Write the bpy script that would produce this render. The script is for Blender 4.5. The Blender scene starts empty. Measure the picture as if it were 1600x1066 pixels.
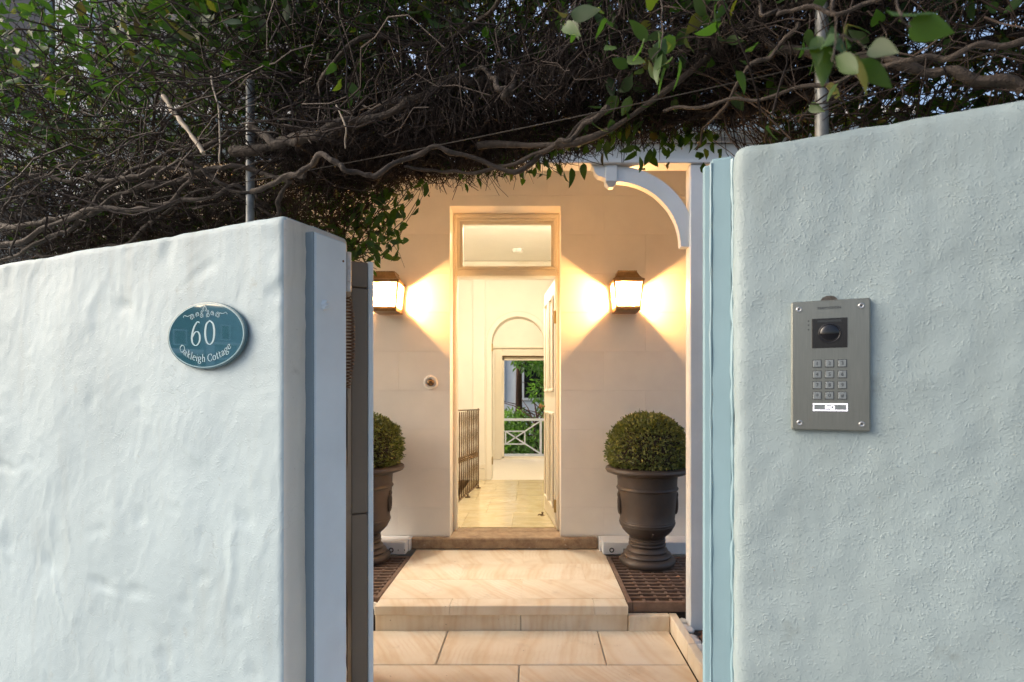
import bpy, bmesh, math, random
import numpy as np
from mathutils import Vector, Matrix, noise

random.seed(7); rng = np.random.default_rng(11)
S = bpy.context.scene
COL = S.collection
R = math.radians

# ---------------------------------------------------------------- camera
F, CX, CY, H = 850.0, 832.0, 616.0, 1.40      # focal length and principal point in photo pixels, eye height
cam_d = bpy.data.cameras.new('camera'); cam = bpy.data.objects.new('camera', cam_d); COL.objects.link(cam)
cam.location = (0, 0, H); cam.rotation_euler = (R(90), 0, 0)
cam_d.sensor_width = 36; cam_d.lens = F / 1600 * 36
cam_d.shift_x = (800 - CX) / 1600; cam_d.shift_y = (CY - 533) / 1600
cam_d.clip_start = 0.02; cam_d.clip_end = 2000
cam_d.dof.use_dof = True; cam_d.dof.focus_distance = 2.1; cam_d.dof.aperture_fstop = 6.0
S.camera = cam

# ---------------------------------------------------------------- sky and sun (soft evening daylight)
W = bpy.data.worlds.new('World'); S.world = W; W.use_nodes = True
nt = W.node_tree
sky = nt.nodes.new('ShaderNodeTexSky'); sky.sky_type = 'NISHITA'; sky.sun_disc = False
SUN_EL, SUN_AZ = R(34), R(270)
sky.sun_elevation = SUN_EL; sky.sun_rotation = SUN_AZ
sky.air_density = 1.0; sky.dust_density = 6.0; sky.ozone_density = 0.5
bg = nt.nodes['Background']; nt.links.new(sky.outputs[0], bg.inputs[0]); bg.inputs[1].default_value = 0.097
sun_d = bpy.data.lights.new('sun', 'SUN'); sun_d.energy = 0.5; sun_d.angle = R(55); sun_d.color = (1.0, 0.96, 0.90)
sun = bpy.data.objects.new('sun', sun_d); COL.objects.link(sun)
sdir = Vector((math.sin(SUN_AZ) * math.cos(SUN_EL), math.cos(SUN_AZ) * math.cos(SUN_EL), math.sin(SUN_EL)))
sun.rotation_euler = sdir.to_track_quat('Z', 'Y').to_euler()
S.view_settings.view_transform = 'Standard'; S.view_settings.look = 'None'
S.view_settings.gamma = 1; S.view_settings.use_curve_mapping = False
S.view_settings.exposure = 1.66
S.cycles.use_denoising = True
S.cycles.max_bounces = 10; S.cycles.transparent_max_bounces = 16; S.cycles.diffuse_bounces = 5
S.cycles.sample_clamp_indirect = 6.0
BULB, HALL_LAMP, ROOM_LAMP = 1350.0, 108.0, 46.0

# ---------------------------------------------------------------- frames of the place
TH = R(22.9); CT, ST = math.cos(TH), math.sin(TH); DW = 1.10     # street wall: turned 22.9 degrees, 1.1 m away
def P(x, y, Y): return Vector(((x - CX) / F * Y, Y, H + (CY - y) / F * Y))
def wp(x, y, d=0.0):                                             # point of the street wall frame (s, z)
    a = (x - CX) / F; t = (DW + d) / (CT + a * ST)
    return t * (a * CT - ST), H + (CY - y) / F * t
WALLROT = -TH
def wall_loc(s, d, z): return Vector((DW * ST + s * CT + d * ST, DW * CT - s * ST + d * CT, z))

# ---------------------------------------------------------------- helpers
def link(o, parent=None):
    COL.objects.link(o)
    if parent is not None: o.parent = parent
    return o
def tag(o, label=None, cat=None, group=None, kind=None):
    for k, v in (('label', label), ('category', cat), ('group', group), ('kind', kind)):
        if v: o[k] = v
    return o
def thing(name, label, cat, loc=(0, 0, 0), rz=0.0, group=None):
    o = bpy.data.objects.new(name, None); link(o); o.location = loc; o.rotation_euler = (0, 0, rz)
    o.empty_display_size = 0.05
    return tag(o, label, cat, group)
def copy_tree(o, parent=None):
    c = o.copy(); link(c)
    if parent is not None: c.parent = parent
    for ch in list(o.children): copy_tree(ch, c)
    return c

class MB:
    def __init__(self): self.v = []; self.f = []
    def add(self, vs, fs):
        b = len(self.v); self.v += [tuple(p) for p in vs]; self.f += [tuple(b + i for i in f) for f in fs]; return self
    def box(self, x0, x1, y0, y1, z0, z1):
        return self.add([(x0,y0,z0),(x1,y0,z0),(x1,y1,z0),(x0,y1,z0),(x0,y0,z1),(x1,y0,z1),(x1,y1,z1),(x0,y1,z1)],
                        [(0,3,2,1),(4,5,6,7),(0,1,5,4),(1,2,6,5),(2,3,7,6),(3,0,4,7)])
    def cbox(self, x0, x1, y0, y1, z0, z1, c=0.004):             # box with chamfered edges
        c = min(c, (x1-x0)*.45, (y1-y0)*.45, (z1-z0)*.45)
        bm = bmesh.new(); bmesh.ops.create_cube(bm, size=1)
        for q in bm.verts:
            q.co = Vector(((x0+x1)/2 + q.co.x*(x1-x0), (y0+y1)/2 + q.co.y*(y1-y0), (z0+z1)/2 + q.co.z*(z1-z0)))
        bmesh.ops.bevel(bm, geom=bm.edges[:], offset=c, segments=1, affect='EDGES', profile=.5)
        bm.verts.index_update(); self.add([q.co[:] for q in bm.verts], [[q.index for q in f.verts] for f in bm.faces]); bm.free(); return self
    def bar(self, a, b, w, h, up=(0, 0, 1)):                     # straight bar of section w x h
        a, b = Vector(a), Vector(b); t = (b - a).normalized(); u = Vector(up)
        x = t.cross(u); x = x.normalized() if x.length > 1e-6 else Vector((1, 0, 0)); y = x.cross(t)
        vs = [p + x*(sx*w/2) + y*(sy*h/2) for p in (a, b) for sx, sy in ((-1,-1),(1,-1),(1,1),(-1,1))]
        return self.add(vs, [(0,1,2,3),(7,6,5,4),(0,4,5,1),(1,5,6,2),(2,6,7,3),(3,7,4,0)])
    def tube(self, pts, rad, n=6, cap=True):
        pts = [Vector(p) for p in pts]; K = len(pts); rad = rad if hasattr(rad, '__len__') else [rad]*K
        b = len(self.v); up = None
        for i, p in enumerate(pts):
            t = (pts[min(i+1, K-1)] - pts[max(i-1, 0)]).normalized()
            if up is None: up = Vector((0, 0, 1)) if abs(t.z) < .9 else Vector((1, 0, 0))
            x = t.cross(up).normalized(); up = x.cross(t).normalized()
            for k in range(n):
                a = 2*math.pi*k/n; self.v.append(tuple(p + (x*math.cos(a) + up*math.sin(a))*rad[i]))
        for i in range(K-1):
            for k in range(n):
                k2 = (k+1) % n; self.f.append((b+i*n+k, b+i*n+k2, b+(i+1)*n+k2, b+(i+1)*n+k))
        if cap: self.f.append(tuple(b+k for k in reversed(range(n)))); self.f.append(tuple(b+(K-1)*n+k for k in range(n)))
        return self
    def lathe(self, prof, n=40, c=(0, 0, 0)):                    # prof: (r, z) from bottom to top
        b = len(self.v); K = len(prof)
        for r, z in prof:
            for k in range(n):
                a = 2*math.pi*k/n; self.v.append((c[0]+r*math.cos(a), c[1]+r*math.sin(a), c[2]+z))
        for i in range(K-1):
            for k in range(n):
                k2 = (k+1) % n; self.f.append((b+i*n+k, b+i*n+k2, b+(i+1)*n+k2, b+(i+1)*n+k))
        self.f.append(tuple(b+k for k in reversed(range(n)))); self.f.append(tuple(b+(K-1)*n+k for k in range(n)))
        return self
    def disc_y(self, cx, cz, y0, y1, r, n=24, rz=None):          # short cylinder along y
        rz = rz or r; b = len(self.v)
        for y in (y0, y1):
            for k in range(n):
                a = 2*math.pi*k/n; self.v.append((cx + r*math.cos(a), y, cz + rz*math.sin(a)))
        for k in range(n):
            k2 = (k+1) % n; self.f.append((b+k, b+k2, b+n+k2, b+n+k))
        self.f.append(tuple(b+k for k in reversed(range(n)))); self.f.append(tuple(b+n+k for k in range(n))); return self
    def ring_y(self, cx, cz, y0, y1, r0, r1, q=1.0, n=48):       # flat ring (front y0), q scales height
        b = len(self.v)
        for r, y in ((r0, y1), (r0, y0), (r1, y0), (r1, y1)):
            rr = r if hasattr(r, '__len__') else (r, r*q)
            for k in range(n):
                a = 2*math.pi*k/n; self.v.append((cx + rr[0]*math.cos(a), y, cz + rr[1]*math.sin(a)))
        for i in range(4):
            for k in range(n):
                k2 = (k+1) % n; self.f.append((b+i*n+k, b+((i+1) % 4)*n+k, b+((i+1) % 4)*n+k2, b+i*n+k2))
        return self
    def prism_y(self, poly, y0, y1):                             # outline in (x, z), extruded along y
        n = len(poly); b = len(self.v)
        for y in (y0, y1): self.v += [(p[0], y, p[1]) for p in poly]
        self.f.append(tuple(b+i for i in range(n))); self.f.append(tuple(b+n+i for i in reversed(range(n))))
        for i in range(n):
            j = (i+1) % n; self.f.append((b+j, b+i, b+n+i, b+n+j))
        return self
    def torus(self, c, R_, r, ax='y', n=24, m=8, sq=(1, 1)):
        b = len(self.v)
        for i in range(n):
            a = 2*math.pi*i/n
            for k in range(m):
                e = 2*math.pi*k/m; q = R_ + r*math.cos(e); u, v, w = q*math.cos(a)*sq[0], q*math.sin(a)*sq[1], r*math.sin(e)
                p = (u, w, v) if ax == 'y' else ((w, u, v) if ax == 'x' else (u, v, w))
                self.v.append((c[0]+p[0], c[1]+p[1], c[2]+p[2]))
        for i in range(n):
            for k in range(m):
                i2, k2 = (i+1) % n, (k+1) % m; self.f.append((b+i*m+k, b+i2*m+k, b+i2*m+k2, b+i*m+k2))
        return self
    def mesh(self, name, mat, smooth=False):
        me = bpy.data.meshes.new(name); me.from_pydata(self.v, [], self.f)
        bm = bmesh.new(); bm.from_mesh(me); bmesh.ops.recalc_face_normals(bm, faces=bm.faces[:]); bm.to_mesh(me); bm.free()
        me.materials.append(mat)
        if smooth:
            me.polygons.foreach_set('use_smooth', [True]*len(me.polygons)); me.set_sharp_from_angle(angle=R(40))
        return me
    def build(self, name, mat, parent=None, loc=None, smooth=False):
        o = bpy.data.objects.new(name, self.mesh(name, mat, smooth)); link(o, parent)
        if loc is not None: o.location = loc
        return o
def box(name, mat, parent, x0, x1, y0, y1, z0, z1, c=0.0):
    m = MB(); (m.cbox(x0,x1,y0,y1,z0,z1,c) if c else m.box(x0,x1,y0,y1,z0,z1)); return m.build(name, mat, parent)
def piece(name, mat, parent, x0, x1, y0, y1, z0, z1, c=0.003):   # box whose origin is its own centre
    cx, cy, cz = (x0+x1)/2, (y0+y1)/2, (z0+z1)/2
    return MB().cbox(x0-cx, x1-cx, y0-cy, y1-cy, z0-cz, z1-cz, c).build(name, mat, parent, (cx, cy, cz))
def struct(o): o['kind'] = 'structure'; return o
def text_mesh(s, size, mat, name, parent, loc, ext=.0003, spacing=1.0, sx=1.0):
    cu = bpy.data.curves.new('t', 'FONT'); cu.body = s; cu.size = size; cu.align_x = 'CENTER'; cu.align_y = 'CENTER'
    cu.extrude = ext; cu.space_character = spacing; cu.resolution_u = 4
    o = bpy.data.objects.new('t', cu); COL.objects.link(o); dg = bpy.context.evaluated_depsgraph_get()
    me = bpy.data.meshes.new_from_object(o.evaluated_get(dg)); bpy.data.objects.remove(o)
    me.name = name; me.materials.clear(); me.materials.append(mat)
    me.transform(Matrix.Diagonal((sx, 1, 1, 1)))
    me.transform(Matrix.Rotation(R(90), 4, 'X'))
    q = bpy.data.objects.new(name, me); link(q, parent); q.location = loc; return q

# ---------------------------------------------------------------- materials
class N:
    def __init__(self, name):
        self.m = bpy.data.materials.new(name); self.m.use_nodes = True; self.t = self.m.node_tree; self.b = self.t.nodes['Principled BSDF']
    def n(self, kind, **kw):
        q = self.t.nodes.new('ShaderNode' + kind)
        for k, v in kw.items():
            if k.startswith('i_'):
                key = k[2:]; q.inputs[int(key) if key.isdigit() else key.replace('_', ' ')].default_value = v
            else: setattr(q, k, v)
        return q
    def l(self, a, b): self.t.links.new(a, b)
    def coord(self, scale=(1, 1, 1), rnd=False, rot=0.0):
        c = self.n('TexCoord'); o = c.outputs['Object']
        if rnd:
            i = self.n('ObjectInfo'); v = self.n('VectorMath', operation='SCALE', i_0=(13.1, 7.7, 5.3)); self.l(i.outputs['Random'], v.inputs['Scale'])
            if rot:
                mm = self.n('Math', operation='MULTIPLY_ADD', i_1=rot, i_2=-rot/2); self.l(i.outputs['Random'], mm.inputs[0])
                vr = self.n('VectorRotate', rotation_type='Z_AXIS'); self.l(o, vr.inputs['Vector']); self.l(mm.outputs[0], vr.inputs['Angle']); o = vr.outputs[0]
            a = self.n('VectorMath', operation='ADD'); self.l(o, a.inputs[0]); self.l(v.outputs[0], a.inputs[1]); o = a.outputs[0]
        m = self.n('Mapping'); m.inputs['Scale'].default_value = scale; self.l(o, m.inputs['Vector']); return m.outputs[0]
    def noise(self, vec, scale, detail=4, rough=.55, dist=0):
        q = self.n('TexNoise', i_Scale=scale, i_Detail=detail, i_Roughness=rough, i_Distortion=dist); self.l(vec, q.inputs['Vector']); return q.outputs['Fac']
    def ramp(self, fac, stops):
        q = self.n('ValToRGB'); e = q.color_ramp.elements
        while len(e) < len(stops): e.new(.5)
        for a, (p, c) in zip(e, stops): a.position = p; a.color = (*c, 1) if len(c) == 3 else c
        self.l(fac, q.inputs[0]); return q.outputs[0]
    def mix(self, fac, a, b, mode='MIX'):
        q = self.n('Mix', data_type='RGBA', blend_type=mode)
        for s, v in ((0, fac), (6, a), (7, b)):
            if isinstance(v, (int, float)): q.inputs[s].default_value = v
            elif isinstance(v, tuple): q.inputs[s].default_value = (*v, 1)
            else: self.l(v, q.inputs[s])
        return q.outputs[2]
    def bump(self, h, strength, dist, prev=None):
        q = self.n('Bump', i_Strength=strength, i_Distance=dist); self.l(h, q.inputs['Height'])
        if prev: self.l(prev, q.inputs['Normal'])
        self.l(q.outputs[0], self.b.inputs['Normal']); return q.outputs[0]
    def set(self, col=None, **kw):
        if col is not None:
            if isinstance(col, tuple): self.b.inputs['Base Color'].default_value = (*col, 1)
            else: self.l(col, self.b.inputs['Base Color'])
        for k, v in kw.items():
            s = self.b.inputs[k.replace('_', ' ')]
            if isinstance(v, (int, float)): s.default_value = v
            elif isinstance(v, tuple): s.default_value = v
            else: self.l(v, s)
        return self.m
def sc(c, k): return tuple(min(1, x*k) for x in c)
def M(name, col, rough=.6, metal=0, var=.08, vs=6, bump=0, bs=60, bd=.001, rnd=True, spec=.5):
    n = N(name); v = n.coord(rnd=rnd); f = n.noise(v, vs, 5)
    c = n.ramp(f, [(.3, sc(col, 1-var)), (.7, sc(col, 1+var))])
    if bump: n.bump(n.noise(v, bs, 4), bump, bd)
    return n.set(c, Roughness=rough, Metallic=metal, Specular_IOR_Level=spec)

def mat_plaster(name, col, dirt, fine, lump, gstr, crk):
    n = N(name); v = n.coord(); big = n.noise(v, 2.2, 4); mid = n.noise(v, 14, 6, .6)
    c = n.ramp(big, [(.3, sc(col, .93)), (.7, sc(col, 1.05))])
    spots = n.ramp(n.noise(v, 9, 8, .68), [(.62, (0, 0, 0)), (.80, (1, 1, 1))])
    c = n.mix(spots, c, dirt)
    c = n.mix(n.ramp(n.noise(v, 70, 3, .6), [(.70, (0, 0, 0)), (.78, (.55, .55, .55))]), c, sc(dirt, .55))
    sv = n.coord((1.0, 1.0, .18)); streak = n.ramp(n.noise(sv, 11, 5), [(.55, (0, 0, 0)), (.8, (.35, .35, .35))])
    c = n.mix(streak, c, dirt)
    sx = n.n('SeparateXYZ'); n.l(n.coord(), sx.inputs[0]); zr = n.n('MapRange', i_1=1.35, i_2=1.86, i_3=0.0, i_4=.36); n.l(sx.outputs[2], zr.inputs[0])
    drip = n.ramp(n.noise(n.coord((1, 1, .07)), 26, 5, .65), [(.48, (0, 0, 0)), (.72, (.8, .8, .8))])
    dm = n.n('Mix', data_type='RGBA', blend_type='MULTIPLY'); dm.inputs[0].default_value = 1; n.l(drip, dm.inputs[6]); n.l(zr.outputs[0], dm.inputs[7]); c = n.mix(dm.outputs[2], c, sc(dirt, .9))
    patch = n.ramp(n.noise(v, 5, 4, .6), [(.35, (.45, .45, .45)), (.65, (1, 1, 1))])
    wob = n.n('TexNoise', i_Scale=60.0, i_Detail=3.0); n.l(v, wob.inputs['Vector']); ws = n.n('VectorMath', operation='SCALE'); ws.inputs['Scale'].default_value = .012; n.l(wob.outputs['Color'], ws.inputs[0])
    wa = n.n('VectorMath', operation='ADD'); n.l(v, wa.inputs[0]); n.l(ws.outputs[0], wa.inputs[1])
    peel = n.n('TexVoronoi', feature='SMOOTH_F1', i_Scale=float(fine), i_Smoothness=.7); n.l(wa.outputs[0], peel.inputs['Vector'])
    dots = n.ramp(peel.outputs['Distance'], [(.1, (1, 1, 1)), (.55, (0, 0, 0))]); sel = n.ramp(n.noise(v, fine*.33, 3, .6), [(.42, (0, 0, 0)), (.62, (1, 1, 1))])
    grit = n.mix(.35, n.mix(1.0, dots, sel, 'MULTIPLY'), n.noise(v, fine*.6, 7, .7)); grit = n.mix(1.0, grit, patch, 'MULTIPLY')
    b1 = n.bump(grit, gstr*1.25, .0028)
    b2 = n.bump(n.noise(v, lump, 6, .62, .8), .20, .006, b1)
    vo = n.n('TexVoronoi', feature='DISTANCE_TO_EDGE', i_Scale=3.1); wv = n.n('VectorMath', operation='ADD'); n.l(v, wv.inputs[0])
    nv = n.n('TexNoise', i_Scale=5.0, i_Detail=5.0); n.l(v, nv.inputs['Vector']); sv2 = n.n('VectorMath', operation='SCALE'); sv2.inputs['Scale'].default_value = .45; n.l(nv.outputs['Color'], sv2.inputs[0]); n.l(sv2.outputs[0], wv.inputs[1]); n.l(wv.outputs[0], vo.inputs['Vector'])
    crack = n.ramp(vo.outputs['Distance'], [(.0, (0, 0, 0)), (.006, (1, 1, 1))]); cm_ = n.ramp(n.noise(v, 2.7, 3), [(.50, (1, 1, 1)), (.60, (0, 0, 0))])
    cm_ = n.mix(1.0, (1, 1, 1), n.mix(1.0, (1, 1, 1), cm_, 'DIFFERENCE'), 'DIFFERENCE')
    ck = n.mix(1.0, crack, cm_, 'LIGHTEN'); b3 = n.bump(ck, crk, .002, b2)
    strokes = n.noise(n.coord((.3, .3, 1.0)), 60, 6, .6, 2.0); n.bump(strokes, .06, .003, b3)
    inv = n.mix(1.0, (1, 1, 1), ck, 'DIFFERENCE'); c = n.mix(n.mix(1.0, inv, (crk*.7, crk*.7, crk*.7), 'MULTIPLY'), c, sc(dirt, .6))
    return n.set(c, Roughness=.62)
MAT = {}
MAT['plaster_left'] = mat_plaster('plaster_left', (.405, .505, .545), (.33, .36, .345), 190, 16, .42, .30)
MAT['plaster_right'] = mat_plaster('plaster_right', (.265, .335, .355), (.18, .215, .20), 250, 14, .44, .0)

def mat_paint(name, col, rough=.45, wear=(.35, .33, .30), amt=.5):
    n = N(name); v = n.coord(rnd=True); c = n.ramp(n.noise(v, 5, 5), [(.3, sc(col, .93)), (.7, sc(col, 1.05))])
    w = n.ramp(n.noise(v, 26, 8, .7), [(.70, (0, 0, 0)), (.76, (amt, amt, amt))]); c = n.mix(w, c, wear)
    b = n.bump(n.noise(n.coord((1, 1, .05), rnd=True), 130, 4), .25, .001)
    n.bump(n.noise(v, 40, 3), .15, .002, b)
    return n.set(c, Roughness=rough)
MAT['pale_blue'] = mat_paint('pale_blue_paint', (.72, .81, .87))
MAT['post_blue'] = mat_paint('post_blue_paint', (.225, .345, .40), .42)
MAT['slate_blue'] = mat_paint('slate_blue_paint', (.19, .25, .29), .4)
MAT['gate'] = mat_paint('gate_paint', (.20, .152, .112), .45, (.2, .13, .08), .8)
MAT['white_paint'] = mat_paint('white_paint', (.70, .73, .75), .4, (.5, .46, .42), .35)
MAT['cream_paint'] = M('cream_paint', (.80, .74, .62), .4, var=.03, bump=.1, bs=40)
MAT['trim'] = M('door_frame_paint', (.82, .75, .60), .42, var=.05, bump=.15, bs=60)
MAT['wall_block'] = M('facade_paint', (.88, .82, .73), .6, var=.04, vs=4, bump=.25, bs=45, bd=.002)
MAT['wall_joint'] = M('facade_joint', (.85, .79, .70), .7, var=.04)
MAT['inner_wall'] = M('interior_paint', (.84, .80, .71), .6, var=.02, bump=.05, bs=80)
MAT['ceiling'] = M('ceiling_paint', (.84, .81, .76), .7, var=.02)
MAT['concrete'] = M('pavement_concrete', (.25, .245, .235), .85, var=.18, vs=8, bump=.4, bs=120)
MAT['earth'] = M('dark_earth', (.035, .025, .018), .95, var=.3, vs=18, bump=.6, bs=60, bd=.01)
MAT['asphalt'] = M('asphalt', (.05, .05, .052), .85, var=.2, vs=30, bump=.5, bs=260)
MAT['urn'] = M('brown_urn', (.062, .046, .038), .48, var=.2, vs=7, bump=.12, bs=150, bd=.0006)
MAT['brass'] = M('aged_brass', (.30, .19, .09), .38, .9, var=.2, vs=20)
MAT['brass_hinge'] = M('brass_hinge', (.42, .30, .12), .35, .9)
MAT['iron'] = M('bronze_iron', (.16, .10, .05), .42, .75, var=.3, vs=30, bump=.3, bs=90)
MAT['black_plastic'] = M('black_plastic', (.012, .012, .014), .22, var=.1)
MAT['dark_print'] = M('dark_print', (.02, .024, .028), .5, var=.0)
MAT['galv'] = M('galvanised_steel', (.22, .23, .23), .5, .5, var=.3, vs=30, bump=.1, bs=120)
MAT['wire'] = M('steel_wire', (.07, .062, .055), .5, .6)
MAT['rust'] = M('rusty_spring', (.16, .085, .05), .5, .5, var=.4, vs=60)
MAT['steel_hinge'] = M('painted_hinge', (.50, .54, .58), .4, .1, var=.12, vs=60)
MAT['pebble'] = M('white_pebble', (.72, .70, .67), .5, var=.12, vs=20)
MAT['dead_leaf'] = M('dead_leaf', (.085, .035, .02), .7, var=.3, vs=40)
MAT['screw'] = M('screw_steel', (.45, .46, .46), .3, .9)
MAT['carpet'] = M('carpet', (.80, .75, .66), .95, var=.05, vs=60, bump=.6, bs=160, bd=.004)
MAT['gutter'] = M('gutter_metal', (.42, .52, .58), .4, var=.08)
MAT['roof_metal'] = M('roof_metal', (.33, .35, .36), .5, .2, var=.1)
MAT['dark_window'] = M('dark_window_glass', (.01, .012, .014), .05, var=0)
MAT['teal_wall'] = M('dark_teal_render', (.085, .11, .118), .7, var=.1)
MAT['far_blue'] = M('pale_blue_render', (.42, .50, .58), .7, var=.05)
MAT['far_pale'] = M('far_pale_render', (.62, .68, .74), .7, var=.05)
MAT['street_render'] = M('street_render', (.30, .38, .43), .7, var=.2, vs=1.5)
MAT['sealant'] = M('grey_sealant', (.06, .055, .05), .8, var=.3, vs=90, bump=.6, bs=300)
MAT['mortar'] = M('mortar', (.42, .39, .35), .9, var=.1)

def mat_sandstone():
    n = N('banded_sandstone'); v = n.coord(rnd=True, rot=1.5)
    base = n.ramp(n.noise(v, 4, 6), [(.25, (.62, .51, .37)), (.5, (.73, .64, .50)), (.75, (.78, .71, .59))])
    w = n.n('TexWave', wave_type='BANDS', bands_direction='X', i_Scale=1.5, i_Distortion=4.5, i_Detail=2.0, i_Detail_Scale=.6, i_Detail_Roughness=.55); n.l(v, w.inputs['Vector'])
    band = n.ramp(w.outputs['Fac'], [(.50, (0, 0, 0)), (.9, (.30, .30, .30)), (1.0, (.12, .12, .12))])
    fine = n.n('TexWave', wave_type='BANDS', bands_direction='X', i_Scale=11, i_Distortion=6, i_Detail=4.0, i_Detail_Scale=.7); n.l(v, fine.inputs['Vector'])
    msk = n.ramp(n.noise(v, 2.2, 3), [(.42, (0, 0, 0)), (.62, (.9, .9, .9))])
    fb = n.mix(1.0, n.ramp(fine.outputs['Fac'], [(.45, (0, 0, 0)), (.95, (.18, .18, .18))]), msk, 'MULTIPLY')
    c = n.mix(band, base, (.56, .36, .17)); c = n.mix(fb, c, (.50, .29, .12))
    d = n.ramp(n.noise(v, 6, 8, .7), [(.58, (0, 0, 0)), (.8, (.45, .45, .45))]); c = n.mix(d, c, (.33, .26, .19))
    pits = n.ramp(n.noise(v, 55, 2), [(.74, (0, 0, 0)), (.78, (.8, .8, .8))]); c = n.mix(pits, c, (.16, .11, .07))
    n.bump(n.noise(v, 170, 4), .2, .0012)
    return n.set(c, Roughness=.55, Specular_IOR_Level=.35)
MAT['sandstone'] = mat_sandstone()
def mat_sill():
    n = N('worn_sill_stone'); v = n.coord(); c = n.ramp(n.noise(v, 13, 8, .65), [(.35, (.22, .14, .085)), (.65, (.40, .29, .18))])
    c = n.mix(n.ramp(n.noise(v, 45, 3), [(.66, (0, 0, 0)), (.74, (.7, .7, .7))]), c, (.55, .50, .44))
    n.bump(n.noise(v, 60, 6), .6, .004); return n.set(c, Roughness=.8)
MAT['sill'] = mat_sill()
def mat_marble():
    n = N('polished_marble'); v = n.coord(rnd=True, rot=.6); c = n.ramp(n.noise(v, 5, 6, .6, 1.0), [(.3, (.60, .48, .26)), (.55, (.70, .60, .38)), (.75, (.64, .52, .29))])
    n.bump(n.noise(n.coord((1.0, 2.6, 1), rnd=True), 3.2, 2, .4, .3), .35, .02)
    return n.set(c, Roughness=.13)
MAT['marble'] = mat_marble()
def mat_wood():
    n = N('weathered_brown_timber'); v = n.coord((1, 1, 1), rnd=True); c = n.ramp(n.noise(v, 16, 7, .65), [(.3, (.11, .066, .045)), (.7, (.22, .14, .10))])
    n.bump(n.noise(v, 90, 5), .4, .002); return n.set(c, Roughness=.55)
MAT['wood'] = mat_wood()
def mat_steel():
    n = N('brushed_steel'); v = n.coord((1, 1, .02)); f = n.noise(v, 900, 3)
    c = n.ramp(f, [(.3, (.215, .228, .212)), (.7, (.265, .278, .258))])
    st = n.ramp(n.noise(n.coord((1, 1, .5)), 22, 7, .65), [(.55, (0, 0, 0)), (.8, (.5, .5, .5))]); c = n.mix(st, c, (.17, .155, .12))
    r = n.n('MapRange', i_1=.3, i_2=.7, i_3=.36, i_4=.48); n.l(f, r.inputs[0])
    n.bump(f, .06, .0004)
    return n.set(c, Metallic=.85, Roughness=r.outputs[0])
MAT['steel'] = mat_steel()
MAT['key'] = M('key_cap', (.22, .25, .265), .4, .4, var=.08, vs=90)
def mat_sign():
    n = N('teal_sign_glass'); v = n.coord(); c = n.ramp(n.noise(v, 9, 3), [(.3, (.030, .105, .145)), (.7, (.038, .125, .17))])
    return n.set(c, Roughness=.04, Specular_IOR_Level=.9, Coat_Weight=1.0, Coat_Roughness=.02, Coat_IOR=2.3)
MAT['sign'] = mat_sign()
MAT['sign_rim'] = M('sign_rim', (.07, .14, .17), .25, var=.02)
MAT['sign_line'] = M('sign_line', (.17, .30, .36), .35, var=.0)
MAT['sign_print'] = M('sign_print', (.27, .39, .45), .35, var=.0)
def mat_glass(name, tint=(.97, .98, .97), rough=0.0, frost=0.0):
    n = N(name); t = n.t; out = t.nodes['Material Output']; t.nodes.remove(n.b)
    tr = n.n('BsdfTransparent'); tr.inputs[0].default_value = (*tint, 1); gl = n.n('BsdfGlossy'); gl.inputs['Roughness'].default_value = rough + .01
    fr = n.n('Fresnel', i_IOR=1.45); mx = n.n('MixShader'); n.l(fr.outputs[0], mx.inputs[0]); n.l(tr.outputs[0], mx.inputs[1]); n.l(gl.outputs[0], mx.inputs[2]); o = mx.outputs[0]
    if frost:
        df = n.n('BsdfTranslucent'); df.inputs[0].default_value = (.9, .88, .84, 1); m2 = n.n('MixShader'); m2.inputs[0].default_value = frost
        n.l(o, m2.inputs[1]); n.l(df.outputs[0], m2.inputs[2]); o = m2.outputs[0]
    n.l(o, out.inputs[0]); return n.m
MAT['glass'] = mat_glass('clear_glass')
MAT['lamp_glass'] = mat_glass('lamp_glass', frost=.38)
def mat_emit(name, col, st):
    n = N(name); return n.set((.8, .8, .8), Emission_Color=(*col, 1), Emission_Strength=st)
MAT['bulb'] = mat_emit('lit_bulb', (1.0, .49, .16), BULB)
MAT['hall_lamp'] = mat_emit('lit_hall_lamp', (1.0, .87, .70), HALL_LAMP)
MAT['room_lamp'] = mat_emit('lit_room_lamp', (1.0, .84, .62), ROOM_LAMP)
MAT['led'] = mat_emit('lit_led', (.86, .82, 1.0), .55)
def mat_leaf(name, dark, lite, gloss=.3, tl=.35, ysp=None):
    n = N(name); t = n.t; out = t.nodes['Material Output']
    a = n.n('Attribute', attribute_name='tint'); oi = n.n('ObjectInfo')
    ad = n.n('Math', operation='ADD'); n.l(a.outputs['Fac'], ad.inputs[0]); n.l(oi.outputs['Random'], ad.inputs[1]); fr = n.n('Math', operation='FRACT'); n.l(ad.outputs[0], fr.inputs[0])
    stops = [(.0, dark), (.6, tuple((p+q)/2 for p, q in zip(dark, lite))), (.92, lite), (.97, ysp or lite)]
    c = n.ramp(fr.outputs[0], stops); n.set(c, Roughness=gloss, Specular_IOR_Level=.5)
    tr = n.n('BsdfTranslucent'); tc = n.mix(1.0, c, (1.6, 1.9, .6), 'MULTIPLY'); n.l(tc, tr.inputs[0])
    mx = n.n('MixShader'); mx.inputs[0].default_value = tl; n.l(n.b.outputs[0], mx.inputs[1]); n.l(tr.outputs[0], mx.inputs[2]); n.l(mx.outputs[0], out.inputs[0]); return n.m
MAT['hedge_leaf'] = mat_leaf('hedge_leaf', (.020, .048, .012), (.045, .098, .020), .52, .4, (.085, .085, .022))
MAT['hedge_leaf_dry'] = mat_leaf('hedge_leaf_dry', (.055, .045, .02), (.09, .07, .03), .5, .3)
MAT['box_leaf'] = mat_leaf('boxwood_leaf', (.075, .10, .03), (.26, .28, .09), .4, .15, (.34, .32, .08))
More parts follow.
